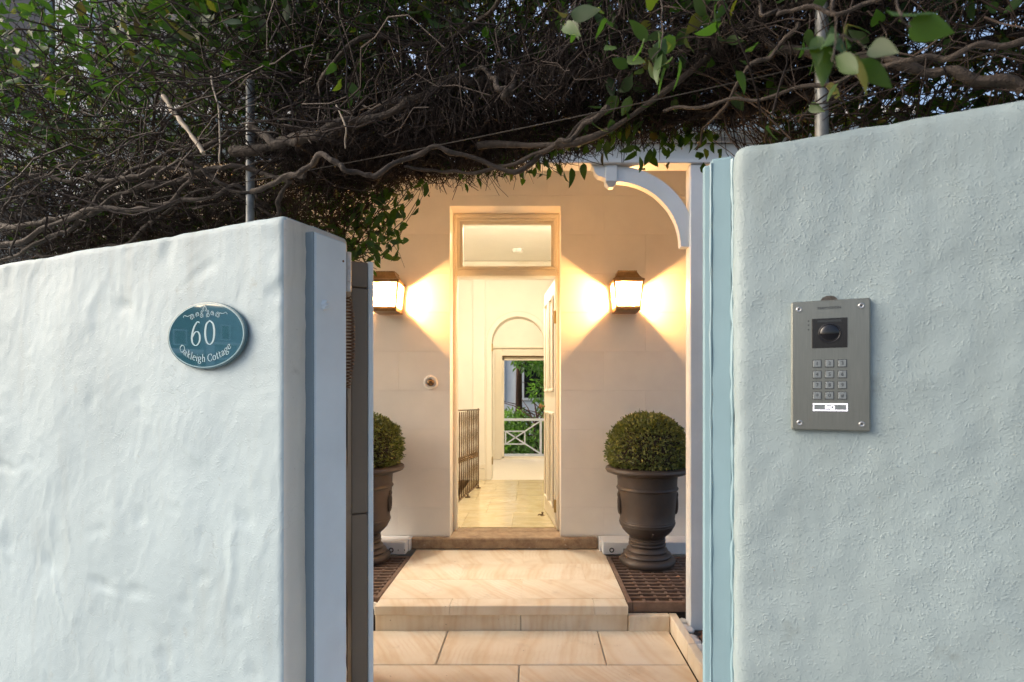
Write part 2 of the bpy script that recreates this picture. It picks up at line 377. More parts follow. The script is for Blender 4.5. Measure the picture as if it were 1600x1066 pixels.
MAT['tree_leaf'] = mat_leaf('tree_leaf', (.09, .18, .05), (.20, .34, .10), .3, .45)
MAT['twig'] = M('twig_bark', (.026, .0155, .011), .8, var=.35, vs=14)
MAT['bark'] = M('vine_bark', (.048, .036, .028), .8, var=.5, vs=40, bump=1.0, bs=70, bd=.008)
MAT['cut_wood'] = M('pale_bare_branch', (.30, .25, .19), .7, var=.2, vs=30, bump=.4, bs=80)
MAT['tree_bark'] = M('tree_bark', (.10, .05, .035), .85, var=.3, vs=14, bump=.6, bs=40)

# ================================================================ GROUND
g = MB().box(-600, 600, -600, 600, -.6, -.02).build('ground', MAT['earth']); struct(g)
pv = MB(); pv.add([(*wall_loc(s, d, 0)[:2], z) for z in (-.02, 0.0) for s, d in ((-9, -2.3), (9, -2.3), (9, 0.0), (-9, 0.0))], [(0,3,2,1),(4,5,6,7),(0,1,5,4),(1,2,6,5),(2,3,7,6),(3,0,4,7)])
struct(pv.build('pavement', MAT['concrete']))
rd = MB(); rd.add([(*wall_loc(s, d, 0)[:2], z) for z in (-.02, -.008) for s, d in ((-60, -9.5), (60, -9.5), (60, -2.3), (-60, -2.3))], [(0,3,2,1),(4,5,6,7),(0,1,5,4),(1,2,6,5),(2,3,7,6),(3,0,4,7)])
struct(rd.build('road', MAT['asphalt']))

# path of sandstone slabs, every slab a part
path = bpy.data.objects.new('path', None); link(path); struct(path)
MB().box(-1.7, .805, 1.62, 3.226, -.019, -.012).build('path_bed', MAT['mortar'], path)
gap = .0035
for y0, y1, joints in ((2.816, 3.226, (-1.39, -.50, .385)), (2.396, 2.816, (-.955, -.068, .80)), (1.976, 2.396, (-1.39, -.50, .385)), (1.62, 1.976, (-.955, -.068, .80))):
    xs = [-1.7] + [j for j in joints if j < .79] + [.808]
    for a, b in zip(xs, xs[1:]):
        piece('paver', MAT['sandstone'], path, a+gap, b-gap, y0+gap, y1-gap, -.0125, random.uniform(-.0012, .0008), .004)

# raised landing
land = bpy.data.objects.new('landing', None); link(land); struct(land)
MB().box(-.93, .556, 3.245, 4.40, -.019, .118).build('landing_core', MAT['mortar'], land)
XL, XR = -.934, .566
for y0, y1, joints in ((4.01, 4.395, (-.07,)), (3.669, 4.01, (-.497, .357)), (3.325, 3.669, (-.066,)), (3.21, 3.325, (-.488, .366))):
    xs = [XL, *joints, XR]; nose = y0 < 3.22
    for a, b in zip(xs, xs[1:]):
        q = .0004
        piece('nosing_stone' if nose else 'tread_tile', MAT['sandstone'], land, a+q, b-q, y0+q, y1-q, .094 if nose else .119, .15+random.uniform(-.0008, .0008), .004 if nose else .0006)
for a, b in ((XL, -.07), (-.07, XR)):
    piece('riser_stone', MAT['sandstone'], land, a+.002, b-.002, 3.226, 3.246, -.012, .0925, .003)

kerb = bpy.data.objects.new('kerb', None); link(kerb); struct(kerb)
piece('kerb_stone', MAT['sandstone'], kerb, .569, .812, 3.215, 3.262, -.015, .089, .004)
for y0, y1 in ((2.86, 3.262), (2.40, 2.857), (1.92, 2.397), (1.62, 1.917)):
    piece('kerb_stone', MAT['sandstone'], kerb, .8145, .862, y0, y1, -.015, .089+random.uniform(-.001, .001), .005)
struct(MB().box(.864, 2.2, 1.64, 3.20, -.019, .035).build('garden_bed', MAT['earth']))

# pebbles in the bed
def pebble_mesh(k):
    bm = bmesh.new(); bmesh.ops.create_icosphere(bm, subdivisions=2, radius=1)
    for v in bm.verts:
        v.co *= 1 + .18*noise.noise(v.co*1.3 + Vector((k*7, 0, 0)))
    me = bpy.data.meshes.new('pebble'); bm.to_mesh(me); bm.free(); me.materials.append(MAT['pebble'])
    me.polygons.foreach_set('use_smooth', [True]*len(me.polygons)); return me
PM = [pebble_mesh(k) for k in range(4)]
peb = [(1076, 975, 3.10, .034), (1066, 968, 3.22, .03), (1080, 990, 3.0, .032), (1087, 1002, 2.95, .03), (1094, 1000, 2.88, .034), (1092, 1012, 2.78, .03), (1098, 1018, 2.72, .034), (1103, 995, 2.92, .03), (1104, 1008, 2.82, .03), (1070, 980, 3.15, .026), (1110, 1022, 2.7, .03), (1112, 1000, 2.9, .035)]
for i, (x, y, Y, r) in enumerate(peb):
    p = P(x, y, Y); o = bpy.data.objects.new('pebble', PM[i % 4]); link(o); o.location = (max(p.x, .885), Y, .035 + r*.55)
    o.scale = (r, r*random.uniform(.8, 1.3), r*.62); o.rotation_euler = (random.uniform(-.3, .3), random.uniform(-.3, .3), random.uniform(0, 6))
    tag(o, 'white rounded pebble lying between the sandstone kerb and the blue gate post', 'pebble', 'white pebbles behind the kerb')
def leaf_litter(x, Y, z):
    m = MB()
    for k in range(4):
        c = Vector((random.uniform(-.03, .03), random.uniform(-.03, .03), .012*k)); a = random.uniform(0, 6)
        u = Vector((math.cos(a), math.sin(a), random.uniform(-.3, .6))).normalized(); w = u.cross(Vector((random.uniform(-.4, .4), .3, 1))).normalized()
        nn = u.cross(w)
        pts = [c-u*.05, c-u*.02+w*.022+nn*.012, c-u*.02-nn*.004, c-u*.02-w*.022+nn*.012, c+u*.025+w*.018+nn*.016, c+u*.025, c+u*.025-w*.018+nn*.016, c+u*.055+nn*.012]
        m.add(pts, [(0,2,1),(0,3,2),(1,2,5,4),(2,3,6,5),(4,5,7),(5,6,7)])
    return m.build('dead_leaf', MAT['dead_leaf'], None, (x, Y, z))
tag(leaf_litter(.955, 2.98, .075), 'curled dark brown dead leaves on the pebbles beside the sandstone kerb', 'leaf')

# ================================================================ STREET WALLS (thick hand-plastered masonry)
def rounded_wall(s0, s1, d0, d1, z0, z1, r, step, disp):
    n = [max(2, int(round((b-a)/step))) for a, b in ((s0, s1), (d0, d1), (z0, z1))]
    ax = [np.linspace(a, b, k+1) for (a, b), k in zip(((s0, s1), (d0, d1), (z0, z1)), n)]
    vid = {}; verts = []; faces = []
    def vert(i, j, k):
        key = (i, j, k)
        if key in vid: return vid[key]
        p = np.array((ax[0][i], ax[1][j], ax[2][k])); lo = np.array((s0+r, d0+r, z0)); hi = np.array((s1-r, d1-r, z1-r))
        q = np.clip(p, lo, hi); dv = p-q; L = np.linalg.norm(dv); dv = dv/L if L > 1e-9 else np.array((0, 0, -1.0))
        p2 = q + dv*r; p2 = p2 + dv*disp(p2)
        vid[key] = len(verts); verts.append(tuple(p2)); return vid[key]
    I, J, K = n
    def grid(fn, A, B):
        for a in range(A):
            for b in range(B): faces.append((fn(a, b), fn(a+1, b), fn(a+1, b+1), fn(a, b+1)))
    grid(lambda a, b: vert(a, 0, b), I, K); grid(lambda a, b: vert(a, J, b), I, K)
    grid(lambda a, b: vert(0, a, b), J, K); grid(lambda a, b: vert(I, a, b), J, K)
    grid(lambda a, b: vert(a, b, K), I, J)
    m = MB(); m.v = verts; m.f = faces; return m
def nz(p, k): return noise.noise(Vector((p[0]*k, p[1]*k, p[2]*k)))
def disp_left(p):
    a = .0060*noise.noise(Vector((p[0]*3.4, p[1]*4, p[2]*3.0)))
    b = .0020*noise.noise(Vector((p[0]*9+3, p[1]*9, p[2]*8)))
    q = noise.noise(Vector((p[0]*6+1, p[1]*6, p[2]*5)))
    c = .0022*max(0, noise.noise(Vector((p[0]*24+2*q, p[1]*20, p[2]*13+9+2*q)))-.12)
    e = -.013*max(0, noise.noise(Vector((p[0]*8+20, p[1]*9, p[2]*11)))-.40)
    h = .0042*max(0, 1-abs(noise.noise(Vector((p[0]*5+40, p[1]*5, p[2]*3.2))))*9)*max(0, q)
    f = .0010*noise.noise(Vector((p[0]*42, p[1]*42, p[2]*38)))
    return a+b+c+e+f+h
def disp_right(p):
    return .0045*noise.noise(Vector((p[0]*4+7, p[1]*4, p[2]*3.5))) + .0024*noise.noise(Vector((p[0]*17, p[1]*17, p[2]*14))) + .0013*noise.noise(Vector((p[0]*60, p[1]*60, p[2]*60)))
wl = rounded_wall(-3.6, -1.200, 0, .25, -.02, 1.888, .015, .0105, disp_left).build('garden_wall', MAT['plaster_left'], smooth=True)
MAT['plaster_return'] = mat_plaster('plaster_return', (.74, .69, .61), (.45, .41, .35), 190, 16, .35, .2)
wl.data.materials.append(MAT['plaster_return'])                   # faces of the return at the gateway take a cream tone
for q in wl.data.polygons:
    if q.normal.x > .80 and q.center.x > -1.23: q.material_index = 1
tag(wl, 'bright white lumpy plastered garden wall carrying the oval house sign', 'wall')
wr = rounded_wall(-.050, 1.5, 0, .25, -.02, 1.872, .020, .0105, disp_right).build('garden_wall', MAT['plaster_right'], smooth=True)
tag(wr, 'grey green stippled plaster garden wall carrying the steel intercom', 'wall')
for o in (wl, wr):
    o.data.set_sharp_from_angle(angle=R(180)); o.location = wall_loc(0, 0, 0); o.rotation_euler = (0, 0, WALLROT)

# ---------------------------------------------------------------- gate posts
gp = thing('gate_post', 'pale blue timber gate post fixed to the end of the white left wall', 'post', wall_loc(0, 0, 0), WALLROT)
m = MB(); m.cbox(-1.245, -1.1705, .084, .212, 0, 1.862, .004); m.build('post', MAT['pale_blue'], gp)
box('outer_board', MAT['slate_blue'], gp, -1.245, -1.172, .076, .0835, 0, 1.8615, .002)
s_, z_ = wp(511, 476, .12)
m = MB()
for k in range(7): m.tube([(-1.172, .120+random.uniform(-.008, .008), z_+random.uniform(-.012, .012)), (-1.164+random.uniform(0, .003), .12+random.uniform(-.006, .006), z_+random.uniform(-.012, .012))], [.008, .004], 7)
m.build('bolt_cap', MAT['pale_blue'], gp, smooth=True)
z2 = H + (CY-409)/F*1.655
MB().tube([(-1.173, .196, z2), (-1.169, .196, z2)], .0035, 8).build('nail_head', MAT['rust'], gp)

gp2 = thing('gate_post', 'steel blue painted timber gate post against the grey green right wall', 'post', wall_loc(0, 0, 0), WALLROT)
m = MB(); m.cbox(-.0965, -.0525, .050, .0995, 0, 1.875, .005); m.build('front_board', MAT['post_blue'], gp2)
box('stop_board', MAT['post_blue'], gp2, -.1165, -.0525, .1005, .215, 0, 1.884, .005)
m = MB(); pts = [( -.0955+random.uniform(-.0008, .0008), .0502+random.uniform(-.001, .001), z) for z in np.linspace(.02, 1.865, 60)]
m.tube(pts, [random.uniform(.0012, .0034) for _ in pts], 6); m.build('caulk_line', MAT['post_blue'], gp2, smooth=True)
m = MB(); pts = [(-.054+random.uniform(-.0012, .0012), .046+random.uniform(-.002, .002), z) for z in np.linspace(.02, 1.865, 80)]
m.tube(pts, [random.uniform(.002, .0055) for _ in pts], 6); m.build('caulk_line', MAT['post_blue'], gp2, smooth=True)

# ---------------------------------------------------------------- gate leaf, swung in
GA = math.atan2(.89, -.455)
gate = thing('gate', 'slate grey ledged timber gate leaf swung open behind the pale blue post', 'gate', (-.6035, 1.80, 0), GA)
for z0, z1 in ((1.757, 1.842), (1.002, 1.754), (.06, .999)):
    piece('stile', MAT['gate'], gate, 0, .085, -.057, -.004, z0, z1, .003)
for k in range(8):
    piece('plank', MAT['pale_blue'] if k == 0 else MAT['gate'], gate, .001 + k*.125, .123 + k*.125, -.076, -.0585, .05, 1.846, .003)
for z0, z1 in ((1.757, 1.842), (.95, 1.04), (.12, .21)): piece('rail', MAT['gate'], gate, .087, .99, -.055, -.008, z0, z1, .003)
m = MB(); m.bar((.10, -.032, .24), (.95, -.032, .93), .044, .09); m.build('brace', MAT['gate'], gate)
m = MB(); m.bar((.10, -.032, 1.06), (.95, -.032, 1.735), .044, .09); m.build('brace', MAT['gate'], gate)
hx = P(545, 600, 1.70)
hz = [H + (CY-y)/F*1.70 for y in (394, 421, 441, 456)]
hl = ((hx.x-wall_loc(0,0,0).x)*CT - (1.70-wall_loc(0,0,0).y)*ST, (hx.x-wall_loc(0,0,0).x)*ST + (1.70-wall_loc(0,0,0).y)*CT, 0)
hg = MB().box(-.006, -.003, -.05, .004, hz[3], hz[0]).build('hinge', MAT['steel_hinge'], gp, hl)
for a, b in zip(hz, hz[1:]): MB().tube([(0, 0, a+.001), (0, 0, b-.001)] if a < b else [(0, 0, b+.001), (0, 0, a-.001)], .0075, 12).build('knuckle', MAT['steel_hinge'], hg, smooth=True)
m = MB(); tz0, tz1 = H+(CY-462)/F*1.72, H+(CY-606)/F*1.72; pts = []
turns, K = 27, 14
for i in range(turns*K+1):
    f = i/(turns*K); a = 2*math.pi*i/K; rr = .0135*(.45+.55*min(1, math.sin(math.pi*min(1, f*1.05+.02))*1.4))
    pts.append((P(545, 600, 1.735).x - .002 + .006*math.sin(math.pi*f) + rr*math.cos(a), 1.735 + rr*math.sin(a), tz0 + (tz1-tz0)*f))
m.tube(pts, .0021, 5)
spr = m.build('gate_spring', MAT['rust'], None, smooth=True); tag(spr, 'rusty coil spring hanging between the left post and the open gate', 'spring')

# ---------------------------------------------------------------- oval house sign
sx0, _ = wp(262, 524, -.012); sx1, _ = wp(385, 524, -.012); SCX = (sx0+sx1)/2; SA = (sx1-sx0)/2
_, zt = wp(321, 472, -.012); _, zb = wp(321, 577, -.012); SCZ = (zt+zb)/2; SB = (zt-zb)/2
sign = thing('house_sign', 'oval teal glass house sign numbered 60 on the white wall', 'sign', wall_loc(SCX, -.004, SCZ), WALLROT)
n_ = 72; m = MB()
rings = [(1.0, -.002, .004), (1.0, -.007, .0), (.985, -.0095, 0), (.965, -.0098, 0)]
b = []
for k_, (q, y, _) in enumerate(rings):
    m.v += [(SA*q*math.cos(2*math.pi*k/n_), y, SB*q*math.sin(2*math.pi*k/n_)) for k in range(n_)]
for i in range(len(rings)-1):
    for k in range(n_): m.f.append((i*n_+k, i*n_+(k+1) % n_, (i+1)*n_+(k+1) % n_, (i+1)*n_+k))
m.f.append(tuple(range(n_-1, -1, -1)))
m.build('rim', MAT['sign_rim'], sign, smooth=True)
m = MB(); m.ring_y(0, 0, -.0101, -.0096, (SA*.0, SB*.0), (SA*.966, SB*.966), n=n_)
m = MB(); m.prism_y([(SA*.966*math.cos(2*math.pi*k/n_), SB*.966*math.sin(2*math.pi*k/n_)) for k in range(n_)], -.0099, -.0090); m.build('face', MAT['sign'], sign)
MB().ring_y(0, 0, -.0104, -.0098, (SA*.938, SB*.930), (SA*.962, SB*.958), n=n_).build('border_line', MAT['sign_line'], sign)
def smooth_path(p, k=6):
    if len(p) < 3: return [Vector(q) for q in p]
    p = [Vector(q) for q in p]; out = []
    for i in range(len(p)-1):
        a, b_, c, d = p[max(i-1, 0)], p[i], p[i+1], p[min(i+2, len(p)-1)]
        for j in range(k):
            t = j/k; out.append(.5*((2*b_) + (c-a)*t + (2*a-5*b_+4*c-d)*t*t + (-a+3*b_-3*c+d)*t*t*t))
    return out + [p[-1]]
def stroke(mb, pts, thin, thick, xf, y=-.0103, smooth=True):     # broad-nib stroke: thick on verticals, thin on horizontals
    q = smooth_path(pts) if smooth else [Vector(p) for p in pts]
    b_ = len(mb.v)
    for i, p in enumerate(q):
        t = (q[min(i+1, len(q)-1)] - q[max(i-1, 0)]); t = t.normalized() if t.length > 1e-9 else Vector((0, 1))
        w = thin + (thick-thin)*abs(t.y)**1.5; nn = Vector((-t.y, t.x))*(w/2)
        for v in (p+nn, p-nn):
            X, Z = xf(v); mb.v.append((X, y, Z))
    for i in range(len(q)-1): mb.f.append((b_+2*i, b_+2*i+1, b_+2*i+3, b_+2*i+2))
GL = {
 'O': (.78, [[(.39,.7),(.1,.55),(.06,.34),(.1,.14),(.39,-.02),(.68,.14),(.72,.34),(.68,.55),(.39,.7)]]),
 'C': (.68, [[(.62,.5),(.55,.64),(.38,.7),(.12,.56),(.06,.34),(.12,.12),(.38,-.02),(.55,.04),(.64,.16)],[(.62,.68),(.62,.48)]]),
 'a': (.5, [[(.1,.38),(.18,.46),(.28,.45),(.35,.36),(.35,.05),(.43,.0),(.5,.04)],[(.35,.28),(.18,.24),(.07,.12),(.14,.0),(.26,.03),(.35,.13)]]),
 'k': (.52, [[(.12,.74),(.12,0)],[(.04,.0),(.2,.0)],[(.03,.72),(.12,.74)],[(.14,.2),(.38,.44)],[(.22,.27),(.4,0)],[(.33,.0),(.5,.0)],[(.3,.44),(.46,.44)]]),
 'l': (.25, [[(.12,.74),(.12,0)],[(.03,.0),(.22,.0)],[(.03,.72),(.12,.74)]]),
 'e': (.48, [[(.07,.26),(.42,.28),(.38,.4),(.25,.46),(.12,.38),(.06,.22),(.12,.06),(.26,-.01),(.42,.08)]]),
 'i': (.25, [[(.12,.45),(.12,0)],[(.03,.0),(.22,.0)],[(.04,.43),(.12,.45)],[(.12,.66),(.12,.6)]]),
 'g': (.5, [[(.24,.46),(.1,.4),(.07,.3),(.12,.18),(.24,.14),(.36,.2),(.4,.3),(.36,.42),(.24,.46)],[(.36,.42),(.48,.46)],[(.14,.16),(.1,.06),(.34,.0),(.44,-.1),(.34,-.2),(.18,-.21),(.06,-.13),(.12,.0)]]),
 'h': (.54, [[(.12,.74),(.12,0)],[(.03,.0),(.21,.0)],[(.03,.72),(.12,.74)],[(.13,.3),(.24,.44),(.36,.43),(.41,.3),(.41,0)],[(.32,.0),(.5,.0)]]),
 'o': (.5, [[(.25,.46),(.1,.38),(.06,.23),(.1,.07),(.25,-.01),(.4,.07),(.44,.23),(.4,.38),(.25,.46)]]),
 't': (.32, [[(.14,.6),(.14,.08),(.2,.0),(.31,.05)],[(.03,.44),(.3,.44)]]),
 ' ': (.2, [])}
word = 'Oakleigh Cottage'
tot = sum(GL[c][0] for c in word)
lm_size = .0245
arcA, arcB = SA*.735, SB*.735                                  # baseline ellipse of the lettering
angs = []; arclen = [0]; TH0 = np.linspace(R(180+22), R(360-22), 400)
pp = [(arcA*math.cos(t), arcB*math.sin(t)-.004) for t in TH0]
for a, b_ in zip(pp, pp[1:]): arclen.append(arclen[-1] + math.hypot(b_[0]-a[0], b_[1]-a[1]))
L_ = arclen[-1]; lm_size = L_/tot*.84; pos = L_*.015; tracking = L_*.13/len(word)
for c in word:
    w, strokes = GL[c]; mid = pos + w*lm_size/2; i = min(len(pp)-2, int(np.searchsorted(arclen, mid)))
    tx, tz = pp[i+1][0]-pp[i][0], pp[i+1][1]-pp[i][1]; q = math.hypot(tx, tz); tx, tz = tx/q, tz/q; ox, oz = pp[i]
    if strokes:
        mb = MB(); xf = lambda v: (ox + (v.x-w/2)*lm_size*tx - v.y*lm_size*tz, oz + (v.x-w/2)*lm_size*tz + v.y*lm_size*tx)
        for st_ in strokes: stroke(mb, st_, .05, .115, xf)
        mb.build('letter', MAT['sign_print'], sign)
    pos += w*lm_size + tracking
h6 = SB*.70
for ch, x0, w, strokes in (('6', -.060, .046, [[(.82,.95),(.6,.98),(.3,.75),(.12,.42),(.14,.15),(.34,.0),(.6,.0),(.82,.16),(.84,.4),(.66,.56),(.4,.54),(.16,.36)]]),
                           ('0', -.004, .050, [[(.5,1.0),(.22,.85),(.12,.5),(.22,.15),(.5,.0),(.78,.15),(.88,.5),(.78,.85),(.5,1.0)]])):
    mb = MB(); xf = lambda v: (x0 + v.x*w, -SB*.27 + v.y*h6)
    for st_ in strokes: stroke(mb, st_, .035, .16, xf)
    mb.build('digit', MAT['sign_print'], sign)
mb = MB(); oz = SB*.60
def spiral(cx, cz, r, a0, a1, n=14): return [(cx + r*(1-.75*i/n)*math.cos(a0+(a1-a0)*i/n), cz + r*(1-.75*i/n)*math.sin(a0+(a1-a0)*i/n)) for i in range(n+1)]
idt = lambda v: (v.x, v.y)
for sgn in (-1, 1):
    for cx, cz, r, a0, a1 in ((.055, oz-.002, .010, R(200), R(-420)), (.031, oz+.004, .008, R(-60), R(500)), (.014, oz-.001, .008, R(220), R(-300)), (.012, oz+.011, .005, R(-90), R(300))):
        stroke(mb, [(sgn*x, z) for x, z in spiral(cx, cz, r, a0, a1)], .0012, .0016, idt, smooth=False)
    stroke(mb, [(sgn*.062, oz+.004), (sgn*.075, oz+.001), (sgn*.088, oz+.004), (sgn*.093, oz-.002)], .0012, .0016, idt)
    stroke(mb, [(sgn*.004, oz+.012), (sgn*.007, oz+.019), (0, oz+.028)], .0014, .002, idt)
mb.build('scroll_ornament', MAT['sign_print'], sign)

# ---------------------------------------------------------------- intercom
ix0, _ = wp(1236, 570); ix1, _ = wp(1359, 570); _, izt = wp(1297, 470); _, izb = wp(1297, 672.5)
IW, IH = ix1-ix0, izt-izb
ic = thing('intercom', 'brushed steel video intercom with keypad on the grey green wall', 'intercom', wall_loc(ix0, -.010, izt), WALLROT)
def iu(u, v): return u*IW, -v*IH
m = MB().cbox(0, IW, 0, .014, -IH, 0, .0022); m.build('faceplate', MAT['steel'], ic)
for u, v in ((.10, .0615), (.885, .058), (.11, .944), (.892, .946)):
    x, z = iu(u, v); sw = MB().lathe([(.0048, 0), (.0046, .0007), (.0036, .0012), (.0018, .0006), (.0005, .0004)], 20).mesh('screw', MAT['screw'], True)
    sw.transform(Matrix.Rotation(R(90), 4, 'X')); o = bpy.data.objects.new('screw', sw); link(o, ic); o.location = (x, -.0001, z)
    h = MB().disc_y(0, 0, -.0012, -.0003, .0016, 6).build('socket', MAT['dark_print'], o)
x0, z0 = iu(.267, .14); x1, z1 = iu(.717, .367)
box('camera_window', MAT['black_plastic'], ic, x0, x1, -.0008, .004, z1, z0, .0006)
box('sensor_strip', MAT['dark_print'], ic, x0+.009, x1-.009, -.0011, 0, z0-.007, z0-.003)
cx, cz = iu(.493, .255)
MB().torus((cx, -.0006, cz), .0165, .0016, 'y', 36, 8).build('lens_ring', MAT['black_plastic'], ic, smooth=True)
prof = [(.0155*math.cos(t), .0045*math.sin(t)) for t in np.linspace(0, math.pi/2*.97, 10)]
lm = MB().lathe(prof, 32).mesh('lens', MAT['black_plastic'], True); lm.transform(Matrix.Rotation(R(90), 4, 'X')); o = bpy.data.objects.new('lens', lm); link(o, ic); o.location = (cx, -.0008, cz)
n = N('lens_glass'); lens_mat = n.set((.006, .007, .010), Roughness=.06, Specular_IOR_Level=.5); lm.materials[0] = lens_mat
text_mesh('FERMVISION', .0060, MAT['dark_print'], 'lettering', ic, (*[iu(.49, .061)[0]], -.0003, iu(.49, .061)[1]), .0002, 1.06, 1.06)
for i, key in enumerate('123456789*0#'):
    u = (.336, .493, .653)[i % 3]; v = (.487, .57, .652, .732)[i//3]; x, z = iu(u, v); w, h = .100*IW/2, .052*IH/2
    fr = box('key_recess', MAT['dark_print'], ic, x-w-.0009, x+w+.0009, -.0002, .003, z-h-.0009, z+h+.0009)
    kc = box('key', MAT['key'], ic, x-w, x+w, -.0013, .003, z-h, z+h, .0006)
    text_mesh(key, .0088 if key != '*' else .011, MAT['dark_print'], 'digit', kc, (x, -.0014, z - (.0015 if key == '*' else 0)), .00015)
x0, z0 = iu(.285, .793); x1, z1 = iu(.717, .849); xm, zm = (x0+x1)/2, (z0+z1)/2
lb = box('light_button', MAT['key'], ic, x0+.001, x1-.001, -.0008, .003, z1+.001, z0-.001)
m = MB()
for a in ((x0, x1, z0-.0017, z0), (x0, x1, z1, z1+.0017), (x0, x0+.0013, z1, z0), (x1-.0013, x1, z1, z0)): m.box(a[0], a[1], -.0010, .001, a[2], a[3])
m.build('glowing_edge', MAT['led'], ic)
m = MB(); m.ring_y(xm+.0035, zm, -.0013, -.0006, .0022, .0036, n=20); m.box(xm+.0002, xm+.0070, -.0012, -.0006, zm-.0036, zm-.0026)
m.tube([(xm-.0062, -.001, zm+.0035), (xm-.0074, -.001, zm), (xm-.0062, -.001, zm-.0035)], .0006, 5); m.tube([(xm-.0045, -.001, zm+.0024), (xm-.0052, -.001, zm), (xm-.0045, -.001, zm-.0024)], .0005, 5)
m.add([(xm-.0036, -.0012, zm-.0014), (xm-.0036, -.0012, zm+.0014), (xm-.0006, -.0012, zm+.0026), (xm-.0006, -.0012, zm-.0026)], [(0, 1, 2, 3)])
m.build('bell_symbol', MAT['led'], ic)
for v in (.155, .187, .222): x, z = iu(.225, v); MB().disc_y(x, z, -.0002, .001, .0013, 8).build('pictogram', MAT['dark_print'], ic)
m = MB(); xs = np.linspace(.38, .60, 10)
poly = [(iu(q, 0)[0], .0002 + .0075*math.sin(math.pi*(q-.38)/.22)**.6 + random.uniform(0, .0008)) for q in xs]; poly = [(poly[0][0], -.001)] + poly + [(poly[-1][0], -.001)]
m.prism_y(poly, .0035, .012); m.build('sealant_patch', MAT['sealant'], ic)

# ================================================================ COTTAGE
FY = 4.42
house = thing('cottage', 'cream rendered cottage with an open doorway behind the garden gate', 'house', (0, 0, 0))
DX0, DX1, DZ = -.671, .229, 2.93                                # masonry door opening
SILLZ = .243
wall = MB()
wall.box(-3.5, DX0, FY+.003, FY+.27, -.02, 3.75); wall.box(DX1, 3.2, FY+.003, FY+.27, -.02, 3.75); wall.box(DX0, DX1, FY+.003, FY+.27, DZ, 3.75)
wall.box(DX0, DX1, FY+.20, FY+.27, -.02, .235)
wall = wall.build('facade_wall', MAT['wall_joint'], house)
rows = [.250, .4815, .798, 1.1145, 1.431, 1.7475, 2.064, 2.3805, 2.697, 3.0135, 3.33, 3.65]
for i, (z0, z1) in enumerate(zip(rows, rows[1:])):
    odd = i % 2; q = .001
    for side in (0, 1):
        if z0 > DZ - .01: spans = [(-2.1, -1.43), (-1.43, -.56), (-.56, .12), (.12, .92), (.92, 1.7)] if odd else [(-2.1, -1.09), (-1.09, -.25), (-.25, .58), (.58, 1.27), (1.27, 1.7)]
        elif side == 0: spans = [(-2.1, -1.43), (-1.43, DX0)] if odd else [(-2.1, -1.78), (-1.78, -1.09), (-1.09, DX0)]
        else: spans = [(DX1, .92), (.92, 1.7)] if odd else [(DX1, .58), (.58, 1.27), (1.27, 1.7)]
        if z0 > DZ-.01 and side: continue
        for a, b_ in spans:
            za = z0
            if a < DX1 - .01 and b_ > DX0 + .01 and z0 < DZ: continue
            # course that the door head cuts
            piece('render_block', MAT['wall_block'], house, a+(q if a != DX1 else .0), b_-(q if b_ != DX0 else .0), FY, FY+.02, za+q, z1-q, .001)
piece('render_block', MAT['wall_block'], house, DX0+.001, DX1-.001, FY, FY+.02, DZ, 3.0135-.0015, .001)
# plaster returns of the door reveal
m = MB(); m.box(DX0-.0035, DX0+.0005, FY+.0005, FY+.185, .244, DZ); m.box(DX1-.0005, DX1+.0035, FY+.0005, FY+.185, .244, DZ); m.box(DX0, DX1, FY+.0005, FY+.185, DZ-.0005, DZ+.003)
m.build('door_reveal', MAT['wall_block'], house)
# door frame and fanlight
YF = 4.605
fx0, fx1 = -.641, .203
df = MB(); df.cbox(DX0+.002, fx0, YF, YF+.10, .244, DZ-.002, .006); df.build('door_jamb', MAT['trim'], house)
MB().cbox(fx1, DX1-.002, YF, YF+.10, .244, DZ-.002, .006).build('door_jamb', MAT['trim'], house)
MB().cbox(fx0, fx1, YF, YF+.10, 2.895, DZ-.002, .006).build('head_board', MAT['trim'], house)
tb = MB(); tb.cbox(fx0, fx1, YF-.012, YF+.10, 2.398, 2.448, .006); tb.cbox(fx0, fx1, YF+.002, YF+.10, 2.448, 2.470, .004); tb.build('transom_bar', MAT['trim'], house)
fl = MB(); a0, a1, b0, b1 = fx0, fx1, 2.470, 2.895
for w, y in ((.022, YF+.015), (.045, YF+.04)):
    fl.cbox(a0, a0+w, y, y+.05, b0, b1, .003); fl.cbox(a1-w, a1, y, y+.05, b0, b1, .003); fl.cbox(a0+w, a1-w, y, y+.05, b1-w, b1, .003); fl.cbox(a0+w, a1-w, y, y+.05, b0, b0+w*.5, .003)
fan = fl.build('fanlight', MAT['trim'], house)
box('pane', MAT['glass'], fan, a0+.04, a1-.04, YF+.062, YF+.067, b0+.02, b1-.04)
# sill stone
m = MB(); bm_x = np.linspace(-.985, .525, 40)
sill = MB().cbox(-.985, .525, 4.372, 4.60, .151, .2425, .010).build('sill_stone', MAT['sill'], house)
box('sill_stone', MAT['sill'], house, DX0+.003, DX1-.003, 4.601, 4.70, .151, .2435, .004)
